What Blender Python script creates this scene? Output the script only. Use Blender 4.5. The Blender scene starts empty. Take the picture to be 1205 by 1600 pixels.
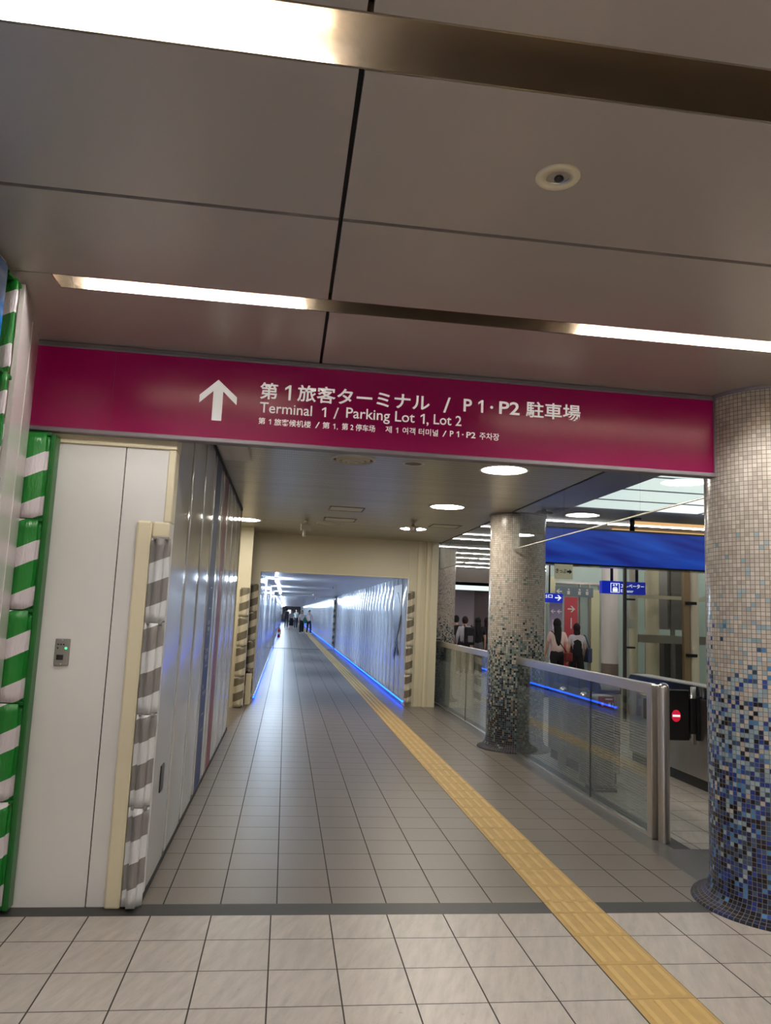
import bpy, bmesh, math, random
from mathutils import Vector, Matrix

# ------------------------------------------------------------------ camera, world, exposure
scene = bpy.context.scene
COL = scene.collection
CAM_H = 1.54
YAW, PITCH, ROLL, FPX = 0.124507, 0.13585, 0.042945, 1180.0
cam_data = bpy.data.cameras.new('camera')
cam_data.sensor_fit = 'HORIZONTAL'
cam_data.sensor_width = 36.0
cam_data.lens = FPX / 1205.0 * 36.0
cam_data.clip_start = 0.05
cam_data.clip_end = 400
cam = bpy.data.objects.new('camera', cam_data)
COL.objects.link(cam)
fwd = Vector((math.sin(YAW) * math.cos(PITCH), math.cos(YAW) * math.cos(PITCH), math.sin(PITCH)))
rgt = Vector((math.cos(YAW), -math.sin(YAW), 0))
upv = rgt.cross(fwd)
r2 = rgt * math.cos(ROLL) + upv * math.sin(ROLL)
u2 = -rgt * math.sin(ROLL) + upv * math.cos(ROLL)
m = Matrix((r2, u2, -fwd)).transposed().to_4x4()
m.translation = Vector((0, 0, CAM_H))
cam.matrix_world = m
scene.camera = cam

world = bpy.data.worlds.new('world')
scene.world = world
world.use_nodes = True
world.node_tree.nodes['Background'].inputs[0].default_value = (1.0, 0.97, 0.94, 1)
world.node_tree.nodes['Background'].inputs[1].default_value = 0.35

scene.view_settings.view_transform = 'Standard'
scene.view_settings.look = 'None'
scene.view_settings.exposure = 0.0
scene.view_settings.gamma = 1.0
scene.view_settings.use_curve_mapping = False
scene.cycles.use_denoising = True
scene.cycles.max_bounces = 10
scene.cycles.transparent_max_bounces = 16
scene.cycles.sample_clamp_indirect = 6.0
scene.cycles.caustics_reflective = True

# lamp strengths (emission of the visible lamps, added rear tubes scaled from them)
TUBE_E = 140.0        # fluorescent tubes in the hall slots
DOWN_E = 88.0        # round downlights in the passage
TUNNEL_E = 340.0      # battens in the tunnel
LED_E = 8.0          # blue LED strips
LUM_E = 1.2         # luminous concourse ceiling
SLAT_E = 30.0         # thin line lights in the far concourse ceiling

random.seed(7)

# ------------------------------------------------------------------ helpers: shapes
def box(bm, x0, x1, y0, y1, z0, z1, mi=0):
    vs = [bm.verts.new((x, y, z)) for z in (z0, z1) for y in (y0, y1) for x in (x0, x1)]
    for q in ((0, 2, 3, 1), (4, 5, 7, 6), (0, 1, 5, 4), (2, 6, 7, 3), (0, 4, 6, 2), (1, 3, 7, 5)):
        f = bm.faces.new([vs[i] for i in q]); f.material_index = mi
    return vs

def bbox(bm, x0, x1, y0, y1, z0, z1, r=0.01, seg=2):
    """a box with rounded edges"""
    t = bmesh.new()
    box(t, x0, x1, y0, y1, z0, z1)
    bmesh.ops.bevel(t, geom=t.edges[:], offset=r, segments=seg, affect='EDGES', profile=0.5)
    merge(bm, t)

def merge(bm, t):
    me = bpy.data.meshes.new('tmp'); t.to_mesh(me); t.free()
    bm.from_mesh(me); bpy.data.meshes.remove(me)

def prism(bm, pts, axis, a0, a1, mi=0):
    """polygon pts (2d) pushed along an axis: 'x' -> pts are (y,z); 'y' -> (x,z); 'z' -> (x,y)"""
    def P(p, a):
        return {'x': (a, p[0], p[1]), 'y': (p[0], a, p[1]), 'z': (p[0], p[1], a)}[axis]
    A = [bm.verts.new(P(p, a0)) for p in pts]
    B = [bm.verts.new(P(p, a1)) for p in pts]
    n = len(pts)
    fs = [bm.faces.new(A), bm.faces.new(B[::-1])]
    for i in range(n):
        fs.append(bm.faces.new((A[i], B[i], B[(i + 1) % n], A[(i + 1) % n])))
    for f in fs: f.material_index = mi
    return fs

def tube(bm, p0, p1, r, seg=16, r1=None):
    p0, p1 = Vector(p0), Vector(p1)
    d = (p1 - p0)
    q = d.to_track_quat('Z', 'Y')
    r1 = r if r1 is None else r1
    A, B = [], []
    for i in range(seg):
        a = 2 * math.pi * i / seg
        v = Vector((math.cos(a), math.sin(a), 0))
        A.append(bm.verts.new(p0 + q @ (v * r)))
        B.append(bm.verts.new(p1 + q @ (v * r1)))
    for i in range(seg):
        f = bm.faces.new((A[i], A[(i + 1) % seg], B[(i + 1) % seg], B[i])); f.smooth = True
    bm.faces.new(A[::-1]); bm.faces.new(B)

def lathe(bm, prof, cx, cy, seg=48, uv=None, cap=False, smooth=True):
    """prof: list of (r,z). uv=(tiles around, pitch): writes tile-counting uvs"""
    rings = []
    for r, z in prof:
        rings.append([bm.verts.new((cx + r * math.cos(2 * math.pi * i / seg), cy + r * math.sin(2 * math.pi * i / seg), z)) for i in range(seg)])
    lay = bm.loops.layers.uv.verify() if uv else None
    s = [prof[0][1] if prof[0][0] < 0.4 else prof[0][1] - 0.05]
    for a, b in zip(prof[:-1], prof[1:]):
        s.append(s[-1] + math.hypot(b[0] - a[0], b[1] - a[1]))
    for j in range(len(prof) - 1):
        for i in range(seg):
            k = (i + 1) % seg
            f = bm.faces.new((rings[j][i], rings[j][k], rings[j + 1][k], rings[j + 1][i]))
            f.smooth = smooth
            if uv:
                u0, u1 = uv[0] * i / seg, uv[0] * (i + 1) / seg
                for lp, w in zip(f.loops, ((u0, s[j]), (u1, s[j]), (u1, s[j + 1]), (u0, s[j + 1]))):
                    lp[lay].uv = (w[0], w[1] / uv[1])
    if cap:
        bm.faces.new(rings[0][::-1]); bm.faces.new(rings[-1])

def ball(bm, c, r, sx=1, sy=1, sz=1, seg=16):
    res = bmesh.ops.create_uvsphere(bm, u_segments=seg, v_segments=max(6, seg // 2), radius=r)
    for v in res['verts']:
        v.co = Vector((v.co.x * sx + c[0], v.co.y * sy + c[1], v.co.z * sz + c[2]))
        for f in v.link_faces: f.smooth = True

# ------------------------------------------------------------------ helpers: objects
def world_loc(o):
    v = Vector((0, 0, 0))
    while o is not None:
        v += o.location; o = o.parent
    return v

def obj(name, bm, mat, parent=None, local=False, origin=None):
    """link a bmesh built in world coordinates as ONE object (shifted to its parent's base)"""
    bmesh.ops.recalc_face_normals(bm, faces=bm.faces[:])
    me = bpy.data.meshes.new(name)
    bm.to_mesh(me); bm.free()
    o = bpy.data.objects.new(name, me)
    COL.objects.link(o)
    for mm in (mat if isinstance(mat, (list, tuple)) else [mat]):
        me.materials.append(mm)
    if parent is not None:
        o.parent = parent
    if not local:
        base = world_loc(parent) if parent is not None else Vector((0, 0, 0))
        org = Vector(origin) if origin is not None else base
        for v in me.vertices: v.co -= org
        o.location = org - base
    return o

def thing(name, label, cat, loc, group=None, rotz=0):
    o = bpy.data.objects.new(name, None)
    COL.objects.link(o)
    o.empty_display_size = 0.1
    o.location = loc; o.rotation_euler = (0, 0, rotz)
    return tag(o, label, cat, group)

def tag(o, label, cat, group=None):
    o['label'] = label; o['category'] = cat
    if group: o['group'] = group
    return o

def struct(name, bm, mat, parent=None):
    o = obj(name, bm, mat, parent)
    if parent is None: o['kind'] = 'structure'
    return o

def copy_tree(o, parent=None):
    c = o.copy(); COL.objects.link(c)
    if parent is not None: c.parent = parent
    for ch in list(o.children):
        copy_tree(ch, c)
    return c

# ------------------------------------------------------------------ helpers: materials
class NT:
    def __init__(s, name):
        s.mat = bpy.data.materials.new(name); s.mat.use_nodes = True
        s.t = s.mat.node_tree; s.t.nodes.clear()
        s.out = s.t.nodes.new('ShaderNodeOutputMaterial')
    def n(s, typ, **kw):
        nd = s.t.nodes.new(typ)
        for k, v in kw.items(): setattr(nd, k, v)
        return nd
    def put(s, sock, v):
        if v is None: return
        if hasattr(v, 'is_linked'): s.t.links.new(v, sock)
        elif isinstance(v, (tuple, list)) and sock.type == 'RGBA': sock.default_value = (*v[:3], 1)
        else: sock.default_value = v
    def math(s, op, a, b=None, c=None):
        nd = s.n('ShaderNodeMath', operation=op)
        s.put(nd.inputs[0], a); s.put(nd.inputs[1], b)
        if c is not None: s.put(nd.inputs[2], c)
        return nd.outputs[0]
    def mix(s, f, a, b, mode='MIX'):
        nd = s.n('ShaderNodeMix', data_type='RGBA', blend_type=mode)
        s.put(nd.inputs[0], f); s.put(nd.inputs[6], a); s.put(nd.inputs[7], b)
        return nd.outputs[2]
    def coord(s, which='Object'):
        return s.n('ShaderNodeTexCoord').outputs[which]
    def xyz(s, v):
        nd = s.n('ShaderNodeSeparateXYZ'); s.put(nd.inputs[0], v); return nd.outputs
    def vec(s, x, y, z=0.0):
        nd = s.n('ShaderNodeCombineXYZ')
        for i, v in enumerate((x, y, z)): s.put(nd.inputs[i], v)
        return nd.outputs[0]
    def noise(s, v, scale, detail=3, rough=0.55):
        nd = s.n('ShaderNodeTexNoise'); s.put(nd.inputs['Vector'], v)
        nd.inputs['Scale'].default_value = scale; nd.inputs['Detail'].default_value = detail
        nd.inputs['Roughness'].default_value = rough
        return nd.outputs[0]
    def white(s, v):
        nd = s.n('ShaderNodeTexWhiteNoise', noise_dimensions='3D'); s.put(nd.inputs[0], v)
        return nd.outputs[0]
    def ramp(s, f, stops, interp='LINEAR'):
        nd = s.n('ShaderNodeValToRGB'); s.put(nd.inputs[0], f)
        cr = nd.color_ramp; cr.interpolation = interp
        while len(cr.elements) < len(stops): cr.elements.new(0.5)
        for e, (p, c) in zip(cr.elements, stops):
            e.position = p; e.color = (*c, 1) if isinstance(c, (tuple, list)) else (c, c, c, 1)
        return nd.outputs[0]
    def bump(s, h, strength=0.3, dist=0.01):
        nd = s.n('ShaderNodeBump'); s.put(nd.inputs['Height'], h)
        nd.inputs['Strength'].default_value = strength; nd.inputs['Distance'].default_value = dist
        return nd.outputs[0]
    def bsdf(s, color, rough=0.5, metal=0.0, normal=None, emit=None, estr=0.0, coat=0.0, spec=None, link=True):
        b = s.n('ShaderNodeBsdfPrincipled')
        s.put(b.inputs['Base Color'], color); s.put(b.inputs['Roughness'], rough); s.put(b.inputs['Metallic'], metal)
        if normal is not None: s.t.links.new(normal, b.inputs['Normal'])
        if emit is not None:
            s.put(b.inputs['Emission Color'], emit); s.put(b.inputs['Emission Strength'], estr)
        if coat: b.inputs['Coat Weight'].default_value = coat
        if spec is not None: b.inputs['Specular IOR Level'].default_value = spec
        if link: s.t.links.new(b.outputs[0], s.out.inputs[0])
        return b.outputs[0]

def srgb(r, g, b):
    return tuple((c / 255 / 12.92 if c / 255 <= 0.04045 else ((c / 255 + 0.055) / 1.055) ** 2.4) for c in (r, g, b))

def plain(name, color, rough=0.5, metal=0.0, var=0.06, scale=4.0, coat=0.0, bump=0.0):
    t = NT(name)
    nz = t.noise(t.coord(), scale)
    c = t.mix(nz, tuple(x * (1 - var) for x in color), tuple(min(1, x * (1 + var)) for x in color))
    nr = t.bump(t.noise(t.coord(), 60), bump, 0.003) if bump else None
    t.bsdf(c, rough, metal, nr, coat=coat)
    return t.mat

def emitter(name, color, strength):
    t = NT(name)
    e = t.n('ShaderNodeEmission'); t.put(e.inputs[0], color); e.inputs[1].default_value = strength
    t.t.links.new(e.outputs[0], t.out.inputs[0])
    return t.mat

def tile_mat(name, px, ox, py, oy, wx, wy, col, grout, rough, streak, var, bumpy):
    t = NT(name)
    co = t.coord(); X, Y, Z = t.xyz(co)
    u = t.math('DIVIDE', t.math('SUBTRACT', X, ox), px)
    v = t.math('DIVIDE', t.math('SUBTRACT', Y, oy), py)
    def line(a, w, p):
        f = t.math('FRACT', a)
        d = t.math('MINIMUM', f, t.math('SUBTRACT', 1.0, f))
        return t.math('LESS_THAN', d, w / p / 2)
    g = t.math('MAXIMUM', line(u, wx, px), line(v, wy, py))
    rnd = t.white(t.vec(t.math('FLOOR', u), t.math('FLOOR', v)))
    base = t.mix(rnd, tuple(c * (1 - var) for c in col), tuple(c * (1 + var) for c in col))
    if streak:
        st = t.noise(t.vec(t.math('ADD', t.math('MULTIPLY', X, 26.0), t.math('MULTIPLY', Y, -9.0)), t.math('MULTIPLY', Y, 5.0), t.math('MULTIPLY', rnd, 30.0)), 1.0, 4, 0.65)
        base = t.mix(t.math('MULTIPLY', t.ramp(st, [(0.35, 0.0), (0.75, 1.0)]), streak), base, tuple(c * 0.68 for c in col))
        sp = t.math('GREATER_THAN', t.noise(co, 34, 1), 0.76)
        base = t.mix(t.math('MULTIPLY', sp, 0.4), base, tuple(c * 0.35 for c in col))
    else:
        sp = t.noise(co, 220, 2)
        base = t.mix(t.math('MULTIPLY', sp, 0.5), base, tuple(c * 0.6 for c in col))
    c = t.mix(g, base, grout)
    h = t.math('SUBTRACT', t.math('MULTIPLY', t.noise(co, 110 if bumpy else 25, 2), bumpy), t.math('MULTIPLY', g, 1.0))
    t.bsdf(c, t.mix(g, (rough,) * 3, (0.8,) * 3), 0.0, t.bump(h, 0.35, 0.004))
    return t.mat

def mosaic_mat(name, cool, rough=0.2):
    t = NT(name)
    U, V, _ = t.xyz(t.coord('UV'))
    fu, fv = t.math('FRACT', U), t.math('FRACT', V)
    du = t.math('MINIMUM', fu, t.math('SUBTRACT', 1.0, fu)); dv = t.math('MINIMUM', fv, t.math('SUBTRACT', 1.0, fv))
    g = t.math('LESS_THAN', t.math('MINIMUM', du, dv), 0.065)
    cu, cv = t.math('FLOOR', U), t.math('FLOOR', V)
    n1 = t.white(t.vec(cu, cv, 1.0)); n2 = t.white(t.vec(cu, cv, 2.0)); n3 = t.white(t.vec(cu, cv, 3.0))
    hz = t.math('MULTIPLY', cv, 0.025 / 3.0)      # height / 3 m
    pw = t.ramp(hz, [(0.0, 0.0), (0.12, 0.0), (0.16, 0.03), (0.26, 0.07), (0.33, 0.17), (0.38, 0.36), (0.44, 0.60), (0.49, 0.80), (0.54, 0.89), (0.64, 0.95), (0.72, 0.985), (0.77, 1.0)])
    pl = t.ramp(hz, [(0.0, 0.0), (0.06, 0.03), (0.2, 0.20), (0.30, 0.40), (0.38, 0.46), (0.45, 0.52), (0.50, 0.75), (0.53, 1.0)])
    pd = t.ramp(hz, [(0.0, 1.0), (0.03, 0.62), (0.06, 0.34), (0.14, 0.32), (0.3, 0.2), (0.38, 0.13), (0.45, 0.05), (0.52, 0.0)])
    white_t = t.mix(n2, srgb(162, 152, 142), srgb(190, 181, 171))
    if cool:
        light_t = t.mix(n2, srgb(120, 144, 156), srgb(150, 170, 178))
        blue_t = t.ramp(n2, [(0.0, srgb(26, 48, 118)), (0.28, srgb(36, 64, 136)), (0.48, srgb(52, 76, 106)), (0.68, srgb(68, 118, 164)), (0.84, srgb(44, 66, 88))], 'CONSTANT')
        dark_t = t.ramp(n2, [(0.0, srgb(10, 13, 24)), (0.4, srgb(22, 30, 48)), (0.7, srgb(20, 34, 76))], 'CONSTANT')
    else:  # same tiles, greyed in colour for the warm light on the far columns
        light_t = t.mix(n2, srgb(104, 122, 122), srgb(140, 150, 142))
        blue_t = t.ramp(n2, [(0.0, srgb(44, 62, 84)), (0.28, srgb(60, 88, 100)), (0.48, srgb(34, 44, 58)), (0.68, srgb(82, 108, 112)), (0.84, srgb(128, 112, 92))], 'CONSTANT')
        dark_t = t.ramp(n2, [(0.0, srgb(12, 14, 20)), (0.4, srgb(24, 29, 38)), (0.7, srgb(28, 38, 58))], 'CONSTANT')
    isw = t.math('LESS_THAN', n1, pw)
    isl = t.math('LESS_THAN', n3, pl)
    isd = t.math('GREATER_THAN', n3, t.math('SUBTRACT', 1.0, pd))
    c = t.mix(isl, blue_t, light_t)
    c = t.mix(isd, c, dark_t)
    c = t.mix(isw, c, white_t)
    c = t.mix(g, c, srgb(104, 94, 86))
    nrm = t.bump(t.math('ADD', t.math('SUBTRACT', 1.0, g), t.math('MULTIPLY', n3, 0.35)), 0.4, 0.002)
    t.bsdf(c, t.mix(g, (rough,) * 3, (0.7,) * 3), 0.0, nrm, spec=0.4 if rough < 0.3 else 0.15)
    return t.mat

def stripe_mat(name, colA, colB, period, frac, slope, ofs, rough=0.35):
    """diagonal tape stripes on a padded vinyl cover"""
    t = NT(name)
    co = t.coord(); X, Y, Z = t.xyz(co)
    s = t.math('FRACT', t.math('ADD', t.math('DIVIDE', t.math('SUBTRACT', Z, t.math('MULTIPLY', t.math('ADD', X, t.math('MULTIPLY', Y, 0.25)), slope)), period), ofs))
    wob = t.math('MULTIPLY', t.math('SUBTRACT', t.noise(co, 5, 2), 0.5), 0.012)
    f = t.math('LESS_THAN', t.math('ADD', s, wob), frac)
    wr = t.noise(t.vec(t.math('MULTIPLY', X, 9.0), t.math('MULTIPLY', Y, 9.0), t.math('MULTIPLY', Z, 2.5)), 1.6, 4, 0.6)
    c = t.mix(f, colA, colB)
    t.bsdf(c, rough, 0.0, t.bump(wr, 0.6, 0.03))
    return t.mat

def glass_mat(name, tint, lines=False, refl=1.0):
    t = NT(name)
    tr = t.n('ShaderNodeBsdfTransparent'); t.put(tr.inputs[0], tint)
    gl = t.n('ShaderNodeBsdfGlossy'); gl.inputs['Roughness'].default_value = 0.0
    gl.inputs[0].default_value = (0.95, 0.97, 1.0, 1)
    lw = t.n('ShaderNodeLayerWeight'); lw.inputs[0].default_value = 0.5
    fres = t.math('MULTIPLY_ADD', t.math('POWER', lw.outputs['Facing'], 5.0), 0.96, 0.04)
    mx = t.n('ShaderNodeMixShader')
    t.put(mx.inputs[0], t.math('MULTIPLY', fres, refl))
    t.t.links.new(tr.outputs[0], mx.inputs[1]); t.t.links.new(gl.outputs[0], mx.inputs[2])
    last = mx.outputs[0]
    if lines:
        X, Y, Z = t.xyz(t.coord())
        f = t.math('LESS_THAN', t.math('FRACT', t.math('DIVIDE', Z, 0.021)), 0.42)
        low = t.math('LESS_THAN', Z, 0.80)
        df = t.n('ShaderNodeBsdfTranslucent'); t.put(df.inputs[0], (0.55, 0.58, 0.56))
        d2 = t.n('ShaderNodeBsdfDiffuse'); t.put(d2.inputs[0], (0.5, 0.52, 0.5))
        ad = t.n('ShaderNodeMixShader'); ad.inputs[0].default_value = 0.5
        t.t.links.new(df.outputs[0], ad.inputs[1]); t.t.links.new(d2.outputs[0], ad.inputs[2])
        m2 = t.n('ShaderNodeMixShader')
        t.put(m2.inputs[0], t.math('MULTIPLY', t.math('MULTIPLY', f, low), 0.26))
        t.t.links.new(last, m2.inputs[1]); t.t.links.new(ad.outputs[0], m2.inputs[2])
        last = m2.outputs[0]
    t.t.links.new(last, t.out.inputs[0])
    return t.mat

def brushed(name, col, rough, axis_scale, strength=0.15):
    t = NT(name)
    X, Y, Z = t.xyz(t.coord())
    n = t.noise(t.vec(t.math('MULTIPLY', X, axis_scale[0]), t.math('MULTIPLY', Y, axis_scale[1]), t.math('MULTIPLY', Z, axis_scale[2])), 1.0, 3)
    c = t.mix(n, tuple(c * 0.85 for c in col), tuple(min(1, c * 1.1) for c in col))
    t.bsdf(c, t.mix(n, (rough * 0.8,) * 3, (rough * 1.25,) * 3), 1.0, t.bump(n, strength, 0.001))
    return t.mat

M = {}
M['tile_light'] = tile_mat('pale_floor_tile', 0.2985, 0.0166, 0.3115, 3.842, 0.0065, 0.0055, srgb(172, 163, 154), srgb(48, 42, 38), 0.36, 0.85, 0.035, 0.25)
M['tile_brown'] = tile_mat('grey_brown_floor_tile', 0.2935, 0.045, 0.30, 4.526, 0.007, 0.006, srgb(116, 107, 99), srgb(36, 32, 30), 0.36, 0.0, 0.045, 1.0)
M['slate'] = plain('dark_stone', srgb(46, 44, 43), 0.5, 0, 0.25, 30, bump=0.2)
M['slate2'] = plain('grey_stone', srgb(84, 82, 80), 0.35, 0, 0.2, 30, bump=0.15)
M['tactile'] = plain('yellow_tactile', srgb(184, 152, 92), 0.55, 0, 0.16, 9, bump=0.25)
M['tactile_worn'] = plain('yellow_tactile_worn', srgb(170, 140, 84), 0.65, 0, 0.2, 9, bump=0.25)  # darker yellow for the slab between the raised bars
M['ceil_panel'] = plain('taupe_ceiling_panel', srgb(168, 159, 151), 0.32, 0.25, 0.03, 1.5)
M['black'] = plain('black_gap', srgb(18, 17, 17), 0.6)
M['slot_metal'] = plain('slot_reflector', srgb(164, 150, 132), 0.24, 0.85, 0.03, 2)
M['tube_lamp'] = emitter('lamp_tube', (1.0, 0.97, 0.92), TUBE_E)
M['tube_lamp_fill'] = emitter('lamp_tube_fill', (1.0, 0.97, 0.92), TUBE_E * 1.7)
M['white_plastic'] = plain('white_plastic', srgb(205, 200, 192), 0.45)
M['white_panel'] = plain('white_wall_panel', srgb(216, 213, 210), 0.42, 0, 0.02, 2)
M['gloss_white'] = plain('glossy_white_board', srgb(212, 204, 202), 0.16, 0, 0.02, 2)
M['cream'] = plain('cream_trim', srgb(214, 203, 174), 0.5, 0, 0.06, 5)
M['cream_wall'] = plain('cream_wall_paint', srgb(204, 196, 172), 0.45, 0, 0.03, 2)
M['mosaic'] = mosaic_mat('glass_mosaic', True)
M['mosaic_base'] = mosaic_mat('glass_mosaic_base', True, 0.5)
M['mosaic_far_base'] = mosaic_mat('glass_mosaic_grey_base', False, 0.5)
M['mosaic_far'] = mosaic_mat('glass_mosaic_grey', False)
M['green_pad'] = stripe_mat('green_striped_vinyl', srgb(18, 112, 36), srgb(206, 196, 200), 0.243, 0.42, 0.48, 0.30)
M['grey_pad'] = stripe_mat('grey_striped_vinyl', srgb(124, 120, 118), srgb(208, 208, 208), 0.235, 0.47, 0.42, 0.15)
M['brown_pad'] = stripe_mat('taupe_striped_vinyl', srgb(112, 104, 88), srgb(196, 188, 168), 0.235, 0.47, 0.42, 0.15)
M['green_trim'] = plain('green_vinyl_edge', srgb(14, 88, 30), 0.3, 0, 0.1, 8, bump=0.3)
M['grey_trim'] = plain('grey_vinyl', srgb(128, 124, 120), 0.4, 0, 0.08, 8, bump=0.3)
M['sign_grey'] = plain('sign_frame_metal', srgb(122, 116, 122), 0.45, 0.4, 0.03, 3)
t = NT('magenta_sign_face')
t.bsdf(srgb(112, 0, 58), 0.24, 0, None, srgb(150, 0, 70), 0.13, spec=0.35)
M['magenta'] = t.mat
M['sign_white'] = plain('sign_white_film', srgb(232, 228, 222), 0.45)
t = NT('backlit_lettering')
t.bsdf(srgb(232, 228, 222), 0.4, 0, None, (1.0, 0.96, 0.92), 0.36)
M['sign_letter'] = t.mat
M['steel'] = brushed('brushed_steel', (0.62, 0.58, 0.54), 0.30, (60, 3, 60))
M['steel_v'] = brushed('brushed_steel_upright', (0.60, 0.57, 0.54), 0.30, (90, 90, 2))
M['silver_wall'] = plain('silver_wall_panel', srgb(196, 194, 192), 0.13, 0.12, 0.03, 1.2)
M['blue_band'] = plain('navy_panel_print', srgb(44, 58, 100), 0.45, 0, 0.05, 2)
M['red_band'] = plain('dark_red_panel_print', srgb(122, 62, 70), 0.45, 0, 0.05, 2)
M['tunnel_wall'] = plain('tunnel_silver_panel', srgb(206, 209, 215), 0.09, 0.18, 0.03, 1)
M['tunnel_ceil'] = plain('tunnel_ceiling', srgb(190, 190, 198), 0.30, 0.3, 0.03, 1)
M['tunnel_lamp'] = emitter('tunnel_lamp_white', (0.64, 0.81, 1.0), TUNNEL_E)
M['led'] = emitter('blue_led', (0.01, 0.09, 1.0), LED_E)
M['down_lamp'] = emitter('downlight_diffuser', (1.0, 0.93, 0.80), DOWN_E)
M['lum'] = emitter('luminous_ceiling_panel', (0.86, 0.95, 0.90), LUM_E)
M['slat_lamp'] = emitter('line_lamp', (1.0, 0.96, 0.92), SLAT_E)
M['warm_lamp'] = emitter('warm_line_lamp', (1.0, 0.60, 0.26), 0.8)
M['glass_low'] = glass_mat('railing_glass', (0.78, 0.82, 0.81), True, 1.1)
M['glass_up'] = glass_mat('screen_glass', (0.90, 0.93, 0.93), False, 1.0)
M['glass_lift'] = glass_mat('lift_glass', (0.88, 0.90, 0.87), False, 1.0)
M['red_paint'] = plain('red_paint', srgb(150, 24, 28), 0.25)
M['dark_rubber'] = plain('black_plastic', srgb(16, 16, 20), 0.3)
M['navy_gloss'] = plain('navy_black_gloss', srgb(16, 20, 34), 0.18)
M['concourse_ceil'] = plain('blue_grey_ceiling', srgb(112, 116, 132), 0.35, 0.2, 0.04, 2)
M['louvre_ceil'] = plain('louvre_ceiling', srgb(110, 104, 100), 0.35, 0.5, 0.05, 2)
M['pale_wall'] = plain('pale_green_wall', srgb(172, 192, 184), 0.3, 0, 0.04, 2)
M['yellow_wall'] = plain('pale_yellow_wall', srgb(210, 210, 170), 0.4, 0, 0.04, 2)
M['dark_wall'] = plain('dark_brown_wall', srgb(84, 74, 66), 0.4, 0, 0.08, 2)
M['mauve_wall'] = plain('mauve_wall', srgb(120, 100, 106), 0.3, 0, 0.08, 2)
M['lilac_panel'] = plain('lilac_panel', srgb(176, 164, 180), 0.4, 0, 0.04, 2)
M['plate'] = plain('grey_edge', srgb(150, 148, 146), 0.4)
M['off_white'] = plain('off_white_paint', srgb(206, 202, 196), 0.45, 0, 0.02, 2)

# perforated strip ceiling of the passage
t = NT('perforated_strip_ceiling')
co = t.coord(); X, Y, Z = t.xyz(co)
fy = t.math('FRACT', t.math('DIVIDE', Y, 0.10))
seam = t.math('LESS_THAN', fy, 0.07)
px_, py_ = t.math('SUBTRACT', t.math('FRACT', t.math('DIVIDE', X, 0.014)), 0.5), t.math('SUBTRACT', t.math('FRACT', t.math('DIVIDE', Y, 0.0143)), 0.5)
dot = t.math('LESS_THAN', t.math('ADD', t.math('MULTIPLY', px_, px_), t.math('MULTIPLY', py_, py_)), 0.06)
c = t.mix(dot, srgb(198, 192, 174), srgb(96, 92, 82))
c = t.mix(seam, c, srgb(60, 57, 52))
rv = t.white(t.vec(t.math('FLOOR', t.math('DIVIDE', Y, 0.10)), 0.0))
c = t.mix(t.math('MULTIPLY', rv, 0.22), c, (0.1, 0.1, 0.1))
t.bsdf(c, 0.30, 0.3, t.bump(t.math('MULTIPLY', seam, -1.0), 0.5, 0.004))
M['strip_ceil'] = t.mat

# blue poster with soft clouds
t = NT('blue_sky_poster')
X, Y, Z = t.xyz(t.coord())
n = t.noise(t.vec(t.math('MULTIPLY', Y, 1.2), t.math('MULTIPLY', Z, 3.2)), 1.0, 3)
c = t.mix(t.ramp(n, [(0.45, 0.0), (0.72, 1.0)]), srgb(22, 104, 178), srgb(206, 216, 224))
t.bsdf(c, 0.2)
M['poster'] = t.mat

# blue lit banner
t = NT('blue_lit_banner')
X, Y, Z = t.xyz(t.coord())
n = t.noise(t.vec(t.math('MULTIPLY', X, 0.55), t.math('ADD', t.math('MULTIPLY', Z, 4.0), t.math('MULTIPLY', X, 0.7))), 1.0, 2)
c = t.mix(t.ramp(n, [(0.36, 0.0), (0.66, 1.0)]), srgb(0, 14, 118), srgb(22, 78, 184))
t.bsdf(t.mix(0.7, c, (0, 0, 0.01)), 0.3, 0, None, c, 0.75)
M['banner'] = t.mat

# purple / red column banners
M['red_banner'] = plain('coral_banner', srgb(208, 84, 92), 0.5)
t = NT('purple_banner')
X, Y, Z = t.xyz(t.coord())
c = t.mix(t.ramp(t.math('DIVIDE', Z, 2.0), [(0.35, 0.0), (0.9, 1.0)]), srgb(214, 200, 214), srgb(62, 62, 120))
t.bsdf(c, 0.45)
M['purple_banner'] = t.mat
t = NT('blue_lit_sign')
t.bsdf(srgb(10, 34, 150), 0.3, 0, None, srgb(8, 30, 150), 0.75)
M['lit_blue'] = t.mat
M['lit_white'] = emitter('lit_sign_white', (0.92, 0.96, 1.0), 1.0)
M['lit_red'] = emitter('lit_red', (0.75, 0.02, 0.05), 0.75)
M['lit_green'] = emitter('lit_green', (0.1, 1.0, 0.35), 1.2)

# ------------------------------------------------------------------ floors
bm = bmesh.new()
box(bm, -9, 12, -9, 4.13, -0.05, 0.0)
box(bm, 2.93, 14, 4.285, 31, -0.05, 0.0)
struct('floor_hall', bm, M['tile_light'])
bm = bmesh.new()
box(bm, -1.4, 2.62, 4.285, 13.2, -0.05, 0.0)
box(bm, -0.6, 2.3, 13.2, 118, -0.05, 0.0)
box(bm, 2.3, 2.62, 13.2, 14.0, -0.05, 0.0)
struct('floor_passage', bm, M['tile_brown'])
bm = bmesh.new()
box(bm, -9, 3.3, 4.13, 4.285, -0.05, 0.0)
box(bm, 3.3, 14, 4.13, 4.285, -0.05, -0.0005)
struct('floor_dark_strip', bm, M['slate'])
bm = bmesh.new()
box(bm, 2.62, 2.80, 4.285, 31, -0.05, 0.0)
box(bm, 2.80, 2.93, 4.285, 5.26, -0.05, 0.0)
box(bm, 2.93, 4.2, 4.285, 5.26, -0.04, 0.0006)
struct('floor_grey_border', bm, M['slate2'])
bm = bmesh.new()
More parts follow.
